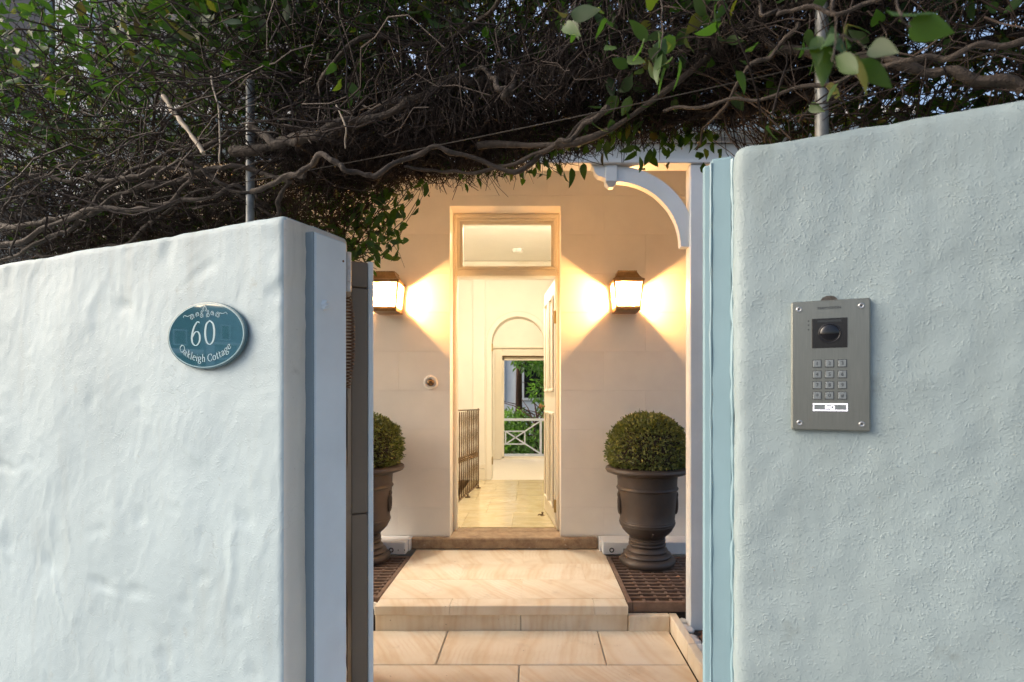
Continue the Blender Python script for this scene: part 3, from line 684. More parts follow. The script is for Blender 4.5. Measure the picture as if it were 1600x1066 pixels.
# hall floor, tile by tile
HF = .250
hy = [4.70, 5.28, 5.86, 6.44, 6.87, 7.30]
MB().box(-.83, .30, 4.70, 7.32, .02, HF-.012).build('floor_slab', MAT['mortar'], house)
for i, (a, b_) in enumerate(zip(hy, hy[1:])):
    xs = [-.83, -.45, .10, .29] if i % 2 else [-.83, -.62, -.18, .29]
    for c, d in zip(xs, xs[1:]): piece('floor_tile', MAT['marble'], house, c+.0006, d-.0006, a+.0006, b_-.0006, HF-.012, HF, .0012)
MB().box(-1.75, .31, 4.69, 7.30, 3.16, 3.2).build('hall_ceiling', MAT['ceiling'], house)
box('hall_wall', MAT['inner_wall'], house, .29, .37, 4.695, 7.298, 0, 3.158)
box('hall_wall', MAT['inner_wall'], house, -1.83, -1.75, 4.695, 7.298, 0, 3.158)
box('hall_skirting', MAT['cream_paint'], house, .272, .289, 4.75, 7.29, HF, .43, .004)
# wall with the arch
BY = 7.30; ac, ar, az = -.193, .357, 2.087
m = MB()
m.box(-1.75, ac-ar, BY, BY+.26, 0, 3.16); m.box(ac+ar, 1.6, BY, BY+.26, 0, 3.16)
K = 24
arc = [(ac - ar*math.cos(math.pi*k/K), az + ar*math.sin(math.pi*k/K)) for k in range(K+1)]
for (xa, za), (xb, zb_) in zip(arc, arc[1:]): m.prism_y([(xa, za), (xb, zb_), (xb, 3.16), (xa, 3.16)], BY, BY+.26)
m.build('arch_wall', MAT['inner_wall'], house)
m = MB()
for r0, r1, y in ((ar+.062, ar+.072, BY-.006),):
    pr = [(ac - r0*math.cos(math.pi*k/K), az + r0*math.sin(math.pi*k/K)) for k in range(K+1)]; po = [(ac - r1*math.cos(math.pi*k/K), az + r1*math.sin(math.pi*k/K)) for k in range(K+1)]
    for k in range(K): m.prism_y([pr[k], pr[k+1], po[k+1], po[k]], y, BY+.001)
    m.box(ac-r1, ac-r0, y, BY+.001, HF, az); m.box(ac+r0, ac+r1, y, BY+.001, HF, az)
m.build('arch_moulding', MAT['cream_paint'], house)
MB().cbox(-.80, -.635, BY-.03, BY, HF, 2.93, .006).build('pilaster', MAT['inner_wall'], house)
m = MB(); m.cbox(-.81, -.628, BY-.05, BY-.031, HF, .40, .005); m.cbox(-.805, -.63, BY-.046, BY-.031, .405, .46, .008); m.build('pilaster_base', MAT['cream_paint'], house)
m = MB()
for z0, z1, y in ((2.93, 2.965, .03), (2.965, 3.01, .055), (3.01, 3.07, .085), (3.07, 3.158, .12)): m.cbox(-1.748, .288, BY-y, BY-.0005, z0, z1, .008)
m.build('cornice', MAT['cream_paint'], house)
for y in (543, 720): z = H + (CY-y)/F*7.34; box('brass_hinge', MAT['brass_hinge'], house, ac-ar+.001, ac-ar+.014, 7.32, 7.40, z-.05, z+.05)
# back room
RY = 9.60
MB().box(-1.6, 1.6, 7.30, RY, .02, HF-.004).build('carpet', MAT['carpet'], house)
MB().box(-1.6, 1.6, 7.56, RY, 3.0, 3.04).build('room_ceiling', MAT['ceiling'], house)
box('room_wall', MAT['inner_wall'], house, -1.68, -1.6, 7.56, RY, 0, 3.0); box('room_wall', MAT['inner_wall'], house, 1.6, 1.68, 7.56, RY, 0, 3.0)
wx0, wx1, wz0, wz1 = -.535, .33, .262, 2.075
m = MB(); m.box(-1.6, wx0, RY, RY+.2, 0, 3.0); m.box(wx1, 1.6, RY, RY+.2, 0, 3.0); m.box(wx0, wx1, RY, RY+.2, wz1, 3.0); m.box(wx0, wx1, RY, RY+.2, 0, wz0); m.build('rear_wall', MAT['inner_wall'], house)
wf = MB(); y = RY-.015
for q0, q1 in ((.0, .10), (.10, .125)):
    yy = y if q0 == 0 else y+.03
wf.cbox(wx0-.13, wx0, y, RY, HF, wz1+.13, .006); wf.cbox(wx1, wx1+.13, y, RY, HF, wz1+.13, .006); wf.cbox(wx0, wx1, y, RY, wz1, wz1+.13, .006); wf.cbox(wx0-.16, wx1+.16, y-.03, RY, wz1+.13, wz1+.17, .006)
win = wf.build('garden_window', MAT['cream_paint'], house)
m = MB(); m.box(wx0, wx0+.03, RY+.05, RY+.12, wz0, wz1); m.box(wx1-.03, wx1, RY+.05, RY+.12, wz0, wz1); m.box(wx0, wx1, RY+.05, RY+.12, wz1-.075, wz1-.02); m.box(wx0, wx1, RY+.05, RY+.12, wz0, wz0+.03); m.build('frame', MAT['cream_paint'], win)
m = MB(); [m.box(wx0, wx1, RY+.01+k*.012, RY+.018+k*.012, wz1-.022, wz1-.001) for k in range(3)]; m.build('blind', MAT['iron'], win)
box('rear_skirting', MAT['cream_paint'], house, -1.6, wx0-.13, RY-.018, RY, HF-.004, .42, .005)
# roof behind the facade
m = MB(); m.add([(-3.6, 4.5, 3.7), (3.4, 4.5, 3.7), (3.4, 7.2, 4.75), (-3.6, 7.2, 4.75), (-3.6, 10.0, 3.7), (3.4, 10.0, 3.7), (-3.6, 4.5, 3.6), (3.4, 4.5, 3.6), (-3.6, 10, 3.6), (3.4, 10, 3.6)], [(0,1,2,3),(3,2,5,4),(6,7,1,0),(4,5,9,8),(0,3,4,8,6),(1,7,9,5,2),(6,8,9,7)])
m.build('roof', MAT['roof_metal'], house)
# side walls so that no daylight leaks into the rooms
box('side_wall', MAT['wall_block'], house, -3.5, -3.4, FY+.275, 9.8, 0, 3.6); box('side_wall', MAT['wall_block'], house, 3.1, 3.2, FY+.275, 9.8, 0, 3.6)
box('balcony_slab', MAT['concrete'], house, -1.6, 1.6, RY+.20, 10.75, -.02, .20)

# front door leaf, standing open
hd = Vector((.196, 4.665, 0)); fe = Vector((.118, 5.43, 0)); da = math.atan2(fe.y-hd.y, fe.x-hd.x)
door = MB().cbox(0, .77, -.042, 0, .258, 2.392, .003).build('front_door', MAT['cream_paint'], house); door.location = hd; door.rotation_euler = (0, 0, da)
for zz0, zz1 in ((1.42, 2.27), (.40, 1.24)):
    for x0, x1 in ((.09, .35), (.42, .68)):
        m = MB(); w = .028
        for a in ((x0, x1, zz0, zz0+w), (x0, x1, zz1-w, zz1), (x0, x0+w, zz0+w, zz1-w), (x1-w, x1, zz0+w, zz1-w)): m.cbox(a[0], a[1], .0005, .016, a[2], a[3], .006)
        m.build('moulding', MAT['cream_paint'], door)
for z in (.44, 2.06): MB().cbox(-.010, .002, -.03, .012, z-.055, z+.055, .002).build('hinge', MAT['brass_hinge'], door)
knob = MB().lathe([(.008, 0), (.008, .025), (.022, .034), (.026, .05), (.014, .062), (.002, .064)], 20).mesh('knob', MAT['brass'], True); knob.transform(Matrix.Rotation(R(-90), 4, 'X')); o = bpy.data.objects.new('knob', knob); link(o, door); o.location = (.71, .0, 1.28)
p = P(851, 808, 5.15)
ds = thing('door_stop', 'small dark bronze door stop on the hall floor by the open door', 'door stop', (p.x-.02, 5.15, HF))
MB().lathe([(.022, 0), (.022, .004), (.008, .008), (.007, .022), (.012, .026), (.012, .034), (.003, .036)], 16).build('stop', MAT['iron'], ds, smooth=True)
m = MB().tube([(0, 0, .012), (-.03, .0, .012), (-.045, 0, .004)], .005, 8); m.build('arm', MAT['iron'], ds, smooth=True)

# door bell
bp = P(673, 598, FY)
db = thing('door_bell', 'round bronze door bell button on a cream disc left of the doorway', 'door bell', (bp.x, FY, bp.z))
pm = MB().lathe([(.058, 0), (.057, .006), (.048, .012), (.036, .010), (.030, .006)], 36).mesh('back_plate', MAT['wall_block'], True); pm.transform(Matrix.Rotation(R(90), 4, 'X')); link(bpy.data.objects.new('back_plate', pm), db)
pm = MB().lathe([(.029, .006), (.029, .014), (.024, .024), (.012, .030), (.002, .031)], 28).mesh('button', MAT['iron'], True); pm.transform(Matrix.Rotation(R(90), 4, 'X')); link(bpy.data.objects.new('button', pm), db)

# smoke detector and hall lamps
sp = P(809, 396, 6.62)
sm = thing('smoke_detector', 'small white smoke detector on the hall ceiling seen through the fanlight', 'smoke detector', (sp.x, 6.62, 3.16))
MB().lathe([(.02, -.045), (.05, -.043), (.062, -.03), (.066, -.012), (.066, 0)], 28).build('detector', MAT['ceiling'], sm, smooth=True)
def ceiling_lamp(x, y, z, label, glow='hall_lamp'):
    t = thing('ceiling_lamp', label, 'ceiling lamp', (x, y, z))
    MB().lathe([(.14, -.02), (.15, -.018), (.155, -.004), (.155, 0)], 32).build('lamp_base', MAT['cream_paint'], t, smooth=True)
    MB().lathe([(.01, -.075), (.06, -.07), (.105, -.052), (.13, -.021)], 32).build('diffuser', MAT[glow], t, smooth=True)
ceiling_lamp(-.35, 5.15, 3.16, 'lit round ceiling lamp inside the hall above the doorway')
ceiling_lamp(-.3, 8.5, 3.0, 'lit round ceiling lamp in the carpeted back room beyond the arch', 'room_lamp')

# stair balustrade
bal = thing('balustrade', 'bronze iron stair balustrade with twisted bars along the hall floor', 'balustrade', (0, 0, 0))
A = Vector((-.777, 5.46, 0)); B = Vector((-.662, 6.65, 0))
def at(f): return A.lerp(B, f)
m = MB(); m.bar(at(-.005)+Vector((0, 0, 1.235)), at(1.005)+Vector((0, 0, 1.21)), .03, .012); m.build('top_rail', MAT['iron'], bal)
m = MB(); m.bar(at(0)+Vector((0, 0, .30)), at(1)+Vector((0, 0, .30)), .022, .010); m.build('bottom_rail', MAT['iron'], bal)
nb = 13
def twisted(h0, h1, r=.0085, tw=70, k=40):
    q = MB()
    for i in range(k+1):
        f = i/k; a = tw*f
        for j in range(4): q.v.append((r*math.cos(a+j*math.pi/2), r*math.sin(a+j*math.pi/2), h0+(h1-h0)*f))
    for i in range(k):
        for j in range(4): q.f.append((i*4+j, i*4+(j+1) % 4, (i+1)*4+(j+1) % 4, (i+1)*4+j))
    return q
tm = twisted(.304, 1.212).mesh('baluster', MAT['iron']); cm = MB().lathe([(.008, -.03), (.016, -.022), (.009, -.012), (.018, 0), (.009, .012), (.016, .022), (.008, .03)], 10).mesh('collar', MAT['iron'], True)
fm = MB().cbox(-.008, .008, -.008, .008, .26, 1.225, .002).cbox(-.03, .03, -.014, .014, .250, .262, .002).mesh('baluster', MAT['iron'])
for i in range(nb):
    f = i/(nb-1); post = i in (0, 6, 12); o = bpy.data.objects.new('newel' if post else 'baluster', fm if post else tm); link(o, bal); o.location = at(f)
    if not post:
        c = bpy.data.objects.new('collar', cm); link(c, o); c.location = (0, 0, .72 - .05*f)

# plinth ducts on both sides of the sill
def duct(x0, x1, end, label, dots):
    t = thing('wall_duct', label, 'duct', (0, 0, 0))
    MB().cbox(x0, x1, 4.215, 4.417, .155, .252, .006).build('cover', MAT['white_paint'], t)
    e0, e1 = end; MB().cbox(e0, e1, 4.30, 4.418, .155, .2515, .006).build('end_block', MAT['white_paint'], t)
    for kind, px in dots:
        p = P(px, 860, 4.21)
        if kind == 'r': MB().ring_y(p.x, p.z, 4.2125, 4.217, .011, .019, n=24).build('pipe_ring', MAT['dark_print'], t)
        elif kind == 'd': MB().disc_y(p.x, p.z, 4.2125, 4.217, .0045, 10).build('drill_hole', MAT['dark_print'], t)
        else: box('slot', MAT['galv'], t, p.x-.02, p.x+.05, 4.2125, 4.217, p.z-.02, p.z+.012)
duct(.545, 1.5, (.530, .5445), 'white boxed duct along the wall foot behind the right urn', [('r', 956), ('s', 978)])
duct(-1.9, -.985, (-.9845, -.972), 'white boxed duct along the wall foot behind the left urn', [('r', 611), ('d', 622), ('d', 632)])

# ---------------------------------------------------------------- wall lanterns
def lantern(x, z0, label):
    t = thing('wall_lantern', label, 'lantern', (x, FY, z0), 0, 'lit brass wall lanterns flanking the doorway')
    yb, yf, zb, zt = -.012, -.225, 0.0, .208                  # zb: base top, zt: eaves (local)
    wt, wb = .112, .090; yt, ybot = yf, yf+.022
    MB().cbox(-.06, .06, -.012, -.0005, .02, .30, .003).build('back_plate', MAT['brass'], t)
    ev = zt
    lv = [(.122, -.236, 0.0), (.122, -.236, .010), (.104, -.215, .022), (.088, -.195, .045), (.078, -.180, .066), (.074, -.174, .074), (.074, -.174, .086)]
    m = MB(); K = len(lv)
    for w, yq, zq in lv: m.v += [(-w, yq, ev+zq), (w, yq, ev+zq), (w, -.004 if w > .1 else -.03, ev+zq), (-w, -.004 if w > .1 else -.03, ev+zq)]
    for i in range(K-1):
        for j in range(4): m.f.append((i*4+j, i*4+(j+1) % 4, (i+1)*4+(j+1) % 4, (i+1)*4+j))
    m.f.append((3, 2, 1, 0)); m.f.append(tuple((K-1)*4+j for j in range(4)))
    m.build('roof_cap', MAT['brass'], t)
    MB().cbox(-.098, .098, -.212, -.004, -.022, 0, .004).build('base', MAT['brass'], t)
    fr = MB(); q = .013
    c = {(-1, 0): ((-wb, ybot, 0), (-wt, yt, ev)), (1, 0): ((wb, ybot, 0), (wt, yt, ev)), (-1, 1): ((-wb, -.012, 0), (-wt, -.010, ev)), (1, 1): ((wb, -.012, 0), (wt, -.010, ev))}
    for a, b_ in c.values(): fr.bar(a, b_, q, q, (0, 1, 0))
    for z_, k_ in ((0.005, 0), (ev-.005, 1)):
        fr.bar(Vector(c[(-1,0)][k_])+Vector((0,0,.005 if not k_ else -.005)), Vector(c[(1,0)][k_])+Vector((0,0,.005 if not k_ else -.005)), q, q)
        for s in (-1, 1): fr.bar(Vector(c[(s,0)][k_])+Vector((0,0,.005 if not k_ else -.005)), Vector(c[(s,1)][k_])+Vector((0,0,.005 if not k_ else -.005)), q, q)
    fr.build('frame', MAT['brass'], t)
    for vs in ([c[(-1,0)][0], c[(1,0)][0], c[(1,0)][1], c[(-1,0)][1]], [c[(-1,0)][0], c[(-1,1)][0], c[(-1,1)][1], c[(-1,0)][1]], [c[(1,0)][0], c[(1,1)][0], c[(1,1)][1], c[(1,0)][1]]):
        MB().add(vs, [(0, 1, 2, 3)]).build('pane', MAT['lamp_glass'], t)
    by = -.115
    MB().lathe([(.018, 0), (.018, .05), (.015, .055)], 16, (0, by, .004)).build('socket', MAT['wall_block'], t, smooth=True)
    bl = [(.009, .058), (.012, .07), (.020, .092), (.0245, .112), (.023, .130), (.016, .145), (.004, .152)]
    MB().lathe(bl, 16, (0, by, 0)).build('bulb', MAT['bulb'], t, smooth=True)
    return t
lantern(.742, 2.072, 'lit brass wall lantern on the cream facade right of the doorway, above the urn')
lantern(-1.151, 2.067, 'lit brass wall lantern left of the doorway, partly behind the open gate')

# ---------------------------------------------------------------- urns and topiary
def urn(x, Y, label, blabel):
    t = thing('urn', label, 'urn', (x, Y, .151), 0, 'brown footed urns on the porch grates')
    pr = [(.188, 0), (.200, .012), (.204, .030), (.198, .045), (.184, .056), (.172, .060), (.176, .070), (.170, .083), (.152, .092), (.146, .095), (.150, .106), (.142, .120), (.128, .130), (.124, .134),
          (.134, .142), (.136, .150), (.130, .158), (.126, .160), (.133, .168), (.133, .178), (.126, .184), (.130, .190), (.130, .196), (.120, .202), (.136, .212), (.160, .232), (.180, .255), (.190, .275),
          (.195, .285), (.200, .292), (.199, .299), (.204, .305), (.204, .313), (.199, .319), (.201, .325), (.198, .332), (.203, .40), (.209, .48), (.214, .545), (.222, .552), (.226, .560), (.222, .568), (.216, .574),
          (.217, .62), (.222, .655), (.235, .664), (.27, .668), (.296, .678), (.306, .694), (.302, .710), (.285, .720), (.262, .718), (.246, .705), (.240, .68), (.05, .672)]
    MB().lathe(pr, 64).build('body', MAT['urn'], t, smooth=True)
    for s in (-1, 1):
        h = MB(); h.torus((s*.209, -.02, .445), .034, .010, 'x', 24, 8, (.75, 1.7)); h.torus((s*.212, -.02, .51), .014, .010, 'x', 14, 8); h.torus((s*.205, -.02, .386), .012, .009, 'x', 14, 8); h.build('handle', MAT['urn'], t, smooth=True)
    MB().tube([(.0, -.172, .235), (0, -.196, .262)], .006, 8).build('drain_spigot', MAT['urn'], t, smooth=True)
    MB().lathe([(.238, .672), (.235, .690), (.02, .700)], 32).build('soil', MAT['earth'], t, smooth=True)
    tp = thing('topiary_ball', blabel, 'shrub', (x, Y, .151+.70), 0, 'clipped boxwood balls planted in the urns')
    ball = MB(); rad = .262; zc = .135; bm = bmesh.new(); bmesh.ops.create_icosphere(bm, subdivisions=4, radius=1)
    def shape(d):
        k = 1 + .05*noise.noise(d*3 + Vector((x, 0, 0))) + .06*noise.noise(d*8 + Vector((0, x, 0)))
        q = Vector((d.x*.288, d.y*.288, d.z*.262))*k; return Vector((q.x, q.y, max(-.10, q.z)))
    for v in bm.verts: v.co = shape(v.co)*.93 + Vector((0, 0, zc))
    me = bpy.data.meshes.new('dark_core'); bm.to_mesh(me); bm.free(); me.materials.append(MAT['earth']); o = bpy.data.objects.new('dark_core', me); link(o, tp)  # solid dark sphere filling the ball behind the leaves, no twigs modelled
    NL = 10500; d = rng.normal(size=(NL, 3)); d /= np.linalg.norm(d, axis=1)[:, None]; d[:, 2] = np.where(d[:, 2] < -.5, -d[:, 2], d[:, 2])
    base = np.array([shape(Vector(q)) for q in d]) * (rng.uniform(.88, 1.03, (NL, 1)) + .07*(rng.random((NL, 1)) > .975)) + np.array((0, 0, zc))
    leaf_cloud('foliage', base, d, .024, .013, MAT['box_leaf'], tp, spread=.75, seed=3)['kind'] = 'stuff'

# leaves in bulk: folded blades, one mesh
TEMPL = np.array([(0, 0, 0), (.34, .42, .10), (.36, 0, 0), (.34, -.42, .10), (.70, .34, .06), (.72, 0, -.03), (.70, -.34, .06), (1.0, 0, -.12)])
TF = [(0, 2, 1), (0, 3, 2), (1, 2, 5, 4), (2, 3, 6, 5), (4, 5, 7), (5, 6, 7)]
def leaf_frames(dirs, spread, seed, up=0.0):
    r = np.random.default_rng(seed); n = len(dirs)
    a = dirs + r.normal(size=(n, 3))*spread; a[:, 2] += up; a /= np.linalg.norm(a, axis=1)[:, None]
    b_ = r.normal(size=(n, 3)); b_ -= (b_*a).sum(1)[:, None]*a; b_ /= np.linalg.norm(b_, axis=1)[:, None]
    return a, b_, np.cross(a, b_)
def leaf_mesh(name, base, X, Yv, Z, L, Wd, mat, tint):
    n = len(base); t = TEMPL
    V = base[:, None, :] + t[None, :, 0:1]*L[:, None, None]*X[:, None, :] + t[None, :, 1:2]*Wd[:, None, None]*Yv[:, None, :] + t[None, :, 2:3]*L[:, None, None]*Z[:, None, :]
    V = V.reshape(-1, 3); me = bpy.data.meshes.new(name)
    loops = np.concatenate([np.array(f) for f in TF]); lens = np.array([len(f) for f in TF]); nl = len(loops)
    me.vertices.add(len(V)); me.vertices.foreach_set('co', V.astype(np.float32).ravel())
    li = (loops[None, :] + (np.arange(n)*8)[:, None]).ravel(); me.loops.add(len(li)); me.loops.foreach_set('vertex_index', li.astype(np.int32))
    st = (np.concatenate([[0], np.cumsum(lens)[:-1]])[None, :] + (np.arange(n)*nl)[:, None]).ravel()
    me.polygons.add(len(st)); me.polygons.foreach_set('loop_start', st.astype(np.int32))
    me.update(calc_edges=True); me.validate()
    at_ = me.attributes.new('tint', 'FLOAT', 'POINT'); at_.data.foreach_set('value', np.repeat(tint, 8).astype(np.float32))
    me.polygons.foreach_set('use_smooth', [True]*len(me.polygons)); me.materials.append(mat); return me
def leaf_cloud(name, base, dirs, L, Wd, mat, parent, spread=.6, seed=1, up=0.0):
    r = np.random.default_rng(seed); X, Yv, Z = leaf_frames(dirs, spread, seed, up); n = len(base)
    me = leaf_mesh(name, base, X, Yv, Z, L*r.uniform(.7, 1.3, n), Wd*r.uniform(.75, 1.25, n), mat, r.random(n))
    o = bpy.data.objects.new(name, me); link(o, parent); return o
urn(.847, 4.02, 'brown footed urn with ring handles on the grate right of the doorway', 'clipped round boxwood ball in the right urn beside the white porch post')
urn(-1.278, 4.10, 'brown footed urn left of the doorway, half hidden by the open gate', 'clipped round boxwood ball in the left urn, half hidden by the gate')

# ---------------------------------------------------------------- timber grates
def grate(x0, x1, y0, y1, inner, label):
    t = thing('timber_grate', label, 'grate', (0, 0, 0), 0, 'brown timber grates beside the landing'); z = .149
    fx = (x0, x0+.028) if inner == 'l' else (x1-.028, x1)
    piece('frame_board', MAT['wood'], t, fx[0], fx[1], y0, y1, .09, z+.001, .003)
    a, b_ = (x0+.029, x1) if inner == 'l' else (x0, x1-.029)
    piece('frame_board', MAT['wood'], t, a, b_, y0, y0+.028, .09, z+.0005, .003); piece('frame_board', MAT['wood'], t, a, b_, y1-.028, y1, .09, z, .003)
    n = int((y1-y0-.056)/.064)
    for k in range(1, n+1):
        y = y0+.028 + k*(y1-y0-.056)/(n+1); piece('cross_slat', MAT['wood'], t, a+.0005, b_, y-.0075, y+.0075, z-.024, z-.001, .002)
    nx = int((b_-a)/.082)
    for k in range(1, nx+1):
        x = a + k*(b_-a)/(nx+.5) - (.0 if inner == 'l' else -.02); piece('long_slat', MAT['wood'], t, x-.009, x+.009, y0+.029, y1-.029, z-.058, z-.010, .002)
grate(.572, 1.22, 3.268, 4.20, 'l', 'brown timber lattice grate under the urn right of the sandstone landing')
grate(-1.75, -.940, 3.35, 4.20, 'r', 'brown timber lattice grate under the urn left of the sandstone landing')
struct(MB().box(-1.75, -.94, 3.262, 3.346, -.019, .10).build('gravel_bed', MAT['earth']))
for i in range(5):
    o = bpy.data.objects.new('pebble', PM[i % 4]); link(o); o.location = (-.965-.05*i, 3.30+.012*(i % 2), .118); o.scale = (.03, .028, .022); o.rotation_euler = (0, .2, i)
    tag(o, 'white rounded pebble at the front of the left grate', 'pebble', 'white pebbles before the left grate')

# ---------------------------------------------------------------- veranda
ver = thing('veranda', 'white timber veranda with post, beam, curved bracket and low roof', 'veranda', (0, 0, 0))
MB().cbox(.908, .998, 3.135, 3.225, .036, 2.726, .006).build('post', MAT['white_paint'], ver)
MB().cbox(-3.2, 3.2, 3.12, 3.235, 2.727, 2.752, .004).build('beam_fillet', MAT['white_paint'], ver)
MB().cbox(-3.2, 3.2, 3.135, 3.225, 2.753, 2.845, .004).build('beam', MAT['white_paint'], ver)
bc, bz, r0, r1 = .482, 2.255, .378, .468; m = MB(); K = 26; poly_i, poly_o = [], []
for k in range(K+1):
    a = R(0) + R(92)*k/K; poly_i.append((bc + r0*math.cos(a), bz + r0*math.sin(a)))
    xo, zo = bc + r1*math.cos(a), bz + r1*math.sin(a); poly_o.append((min(xo, .9075), min(zo, 2.7265)))
for k in range(K): m.prism_y([poly_i[k], poly_i[k+1], poly_o[k+1], poly_o[k]], 3.155, 3.205)
br = m.build('bracket', MAT['white_paint'], ver)
p0, p1 = P(946, 292, 3.15), P(964, 258, 3.15)
m = MB(); m.cbox(p0.x, p1.x, 3.14, 3.215, p0.z+.028, 2.7268, .003); m.add([(p0.x, 3.14, p0.z+.028), (p1.x, 3.14, p0.z+.028), (p1.x, 3.215, p0.z+.028), (p0.x, 3.215, p0.z+.028), (p0.x+.02, 3.16, p0.z), (p1.x-.02, 3.16, p0.z), (p1.x-.02, 3.195, p0.z), (p0.x+.02, 3.195, p0.z)], [(0,1,5,4),(1,2,6,5),(2,3,7,6),(3,0,4,7),(4,5,6,7)])
m.build('pendant_block', MAT['white_paint'], br)
q0 = P(924, 276, 3.15); m = MB(); pl = [(p0.x, 2.7265), (p0.x, q0.z-.012)]
for k in range(8): a = math.pi/2*k/7; pl.append((q0.x + (p0.x-q0.x)*(.75-.55*math.sin(a)), q0.z + .045*(1-math.cos(a))))
pl.append((q0.x, 2.7265)); m.prism_y(pl, 3.15, 3.21); m.build('cove_block', MAT['white_paint'], br)
m = MB(); m.add([(-3.2, 3.23, 2.86), (3.2, 3.23, 2.86), (3.2, 4.419, 3.34), (-3.2, 4.419, 3.34), (-3.2, 3.23, 2.875), (3.2, 3.23, 2.875), (3.2, 4.419, 3.355), (-3.2, 4.419, 3.355)], [(0,3,2,1),(4,5,6,7),(0,1,5,4),(1,2,6,5),(2,3,7,6),(3,0,4,7)]); m.build('soffit', MAT['white_paint'], ver)
m = MB(); xs = np.arange(-3.3, 3.3, .019); pr = [(x, .012*math.sin(x*2*math.pi/.076)) for x in xs]; b0 = len(m.v)
for yy, zz in ((3.02, 2.885), (4.419, 3.46)): m.v += [(x, yy, zz+d) for x, d in pr]
for i in range(len(xs)-1): m.f.append((i, i+1, len(xs)+i+1, len(xs)+i))
m.build('roof_sheet', MAT['roof_metal'], ver)
m = MB(); gpf = [(3.115, 2.865), (3.115, 2.845), (3.10, 2.80), (3.06, 2.785), (3.02, 2.80), (3.005, 2.845), (2.998, 2.88), (3.008, 2.88)]
for x in (-3.3, 3.3): m.v += [(x, a, b_+.065) for a, b_ in gpf]
for i in range(len(gpf)-1): m.f.append((i, i+1, len(gpf)+i+1, len(gpf)+i))
m.build('gutter', MAT['gutter'], ver, smooth=True)
MB().cbox(-3.2, 3.2, 3.116, 3.134, 2.846, 2.94, .003).build('fascia', MAT['white_paint'], ver)
box('post_shoe', MAT['galv'], ver, .999, 1.004, 3.13, 3.20, .04, .20)

# ================================================================ BEHIND: garden, far building, neighbour
rail = thing('balcony_railing', 'white crossed balcony railing outside the garden window', 'railing', (0, 10.40, 0))
def rb(name, a, b_, w=.035): MB().bar((a[0], 0, a[1]), (b_[0], 0, b_[1]), w, w, (0, 1, 0)).build(name, MAT['white_paint'], rail)
def rp(x, y): p = P(x, y, 10.40); return (p.x, p.z)
tl, tr_, bl_, br_ = rp(786, 656), rp(845, 656), rp(786, 711), rp(845, 711)
MB().box(-1.5, .9, -.03, .03, tl[1]-.02, tl[1]+.025).build('top_rail', MAT['white_paint'], rail); MB().box(-1.5, .9, -.02, .02, bl_[1]-.02, bl_[1]+.02).build('bottom_rail', MAT['white_paint'], rail)
for x in (tr_[0], tr_[0]-.95, tr_[0]+.6): MB().box(x-.022, x+.022, -.025, .025, .2, tl[1]-.02).build('upright', MAT['white_paint'], rail)
c0, c1, c2, c3 = rp(790, 674), rp(820, 674), rp(820, 694), rp(790, 694)
ctr = ((c0[0]+c1[0])/2, (c0[1]+c2[1])/2)
for a, b_ in ((c0, c1), (c1, c2), (c2, c3), (c3, c0)): rb('crossbar', a, b_, .022)
rb('diagonal', c3, (tr_[0], tl[1]-.02), .024); rb('diagonal', c0, (tr_[0], bl_[1]+.02), .024)
rb('crossbar', c0, (tr_[0]-.95, c0[1]), .022); rb('crossbar', c3, (tr_[0]-.95, c3[1]), .022)

def tree(x, y, h, tr, blobs, nl, label, leafsize, seed, lean=0):
    t = thing('garden_tree', label, 'tree', (x, y, -.02), 0, None); r = np.random.default_rng(seed)
    m = MB(); pts = [(0, 0, 0), (.04+lean*.2, .02, h*.25), (-.03+lean*.5, .0, h*.5), (.05+lean*.8, .05, h*.75), (lean, 0, h)]
    m.tube(smooth_path([Vector(p) for p in pts]) if False else pts, [tr, tr*.85, tr*.7, tr*.5, tr*.25], 10)
    m.build('trunk', MAT['tree_bark'], t, smooth=True)
    for k in range(9):
        z = h*r.uniform(.35, .9); a = r.uniform(0, 6.28); L = r.uniform(.5, 1.2); p = Vector((lean*z/h, 0, z))
        e = p + Vector((math.cos(a)*L, math.sin(a)*L, r.uniform(.1, .7)))
        MB().tube([p, p.lerp(e, .5)+Vector((0, 0, .08)), e], [tr*.35, tr*.22, tr*.08], 7).build('limb', MAT['tree_bark'], t, smooth=True)
    base, dirs = [], []
    for (bx, by, bz_, br2, wgt) in blobs:
        k = int(nl*wgt); d = r.normal(size=(k, 3)); d /= np.linalg.norm(d, axis=1)[:, None]; q = br2*r.uniform(.35, 1.0, (k, 1))**.6
        base.append(d*q*np.array((1, 1, .85)) + np.array((bx, by, bz_))); dirs.append(d*.4 + np.array((0, -.3, -.35)))
    o = leaf_cloud('crown', np.concatenate(base), np.concatenate(dirs), leafsize, leafsize*.42, MAT['tree_leaf'], t, .5, seed); o['kind'] = 'stuff'
r_ = random.Random(5)
bl1 = [(r_.uniform(-1.6, 1.6), r_.uniform(-.6, .8), r_.uniform(2.3, 4.2), r_.uniform(.3, .5), .06) for _ in range(16)] + [(-.62, -.2, 1.75, .3, .06), (-.75, .1, 1.2, .3, .05)]
tree(-.42, 13.2, 4.4, .10, bl1, 6500, 'dark trunked garden tree seen through the far window', .14, 21, .25)
bl2 = [(r_.uniform(-1.5, 1.5), r_.uniform(-.6, .6), r_.uniform(.1, 1.0), r_.uniform(.25, .42), .05) for _ in range(26)]
tree(.05, 12.2, 1.2, .05, bl2, 5200, 'bushy green shrub just beyond the white balcony railing', .12, 22)
bl3 = [(r_.uniform(-.25, .9), r_.uniform(-.6, .6), r_.uniform(1.0, 2.1), r_.uniform(.25, .4), .07) for _ in range(14)]
tree(.45, 12.9, 1.9, .06, bl3, 3000, 'leafy sapling right of the dark trunk outside the far window', .12, 23)
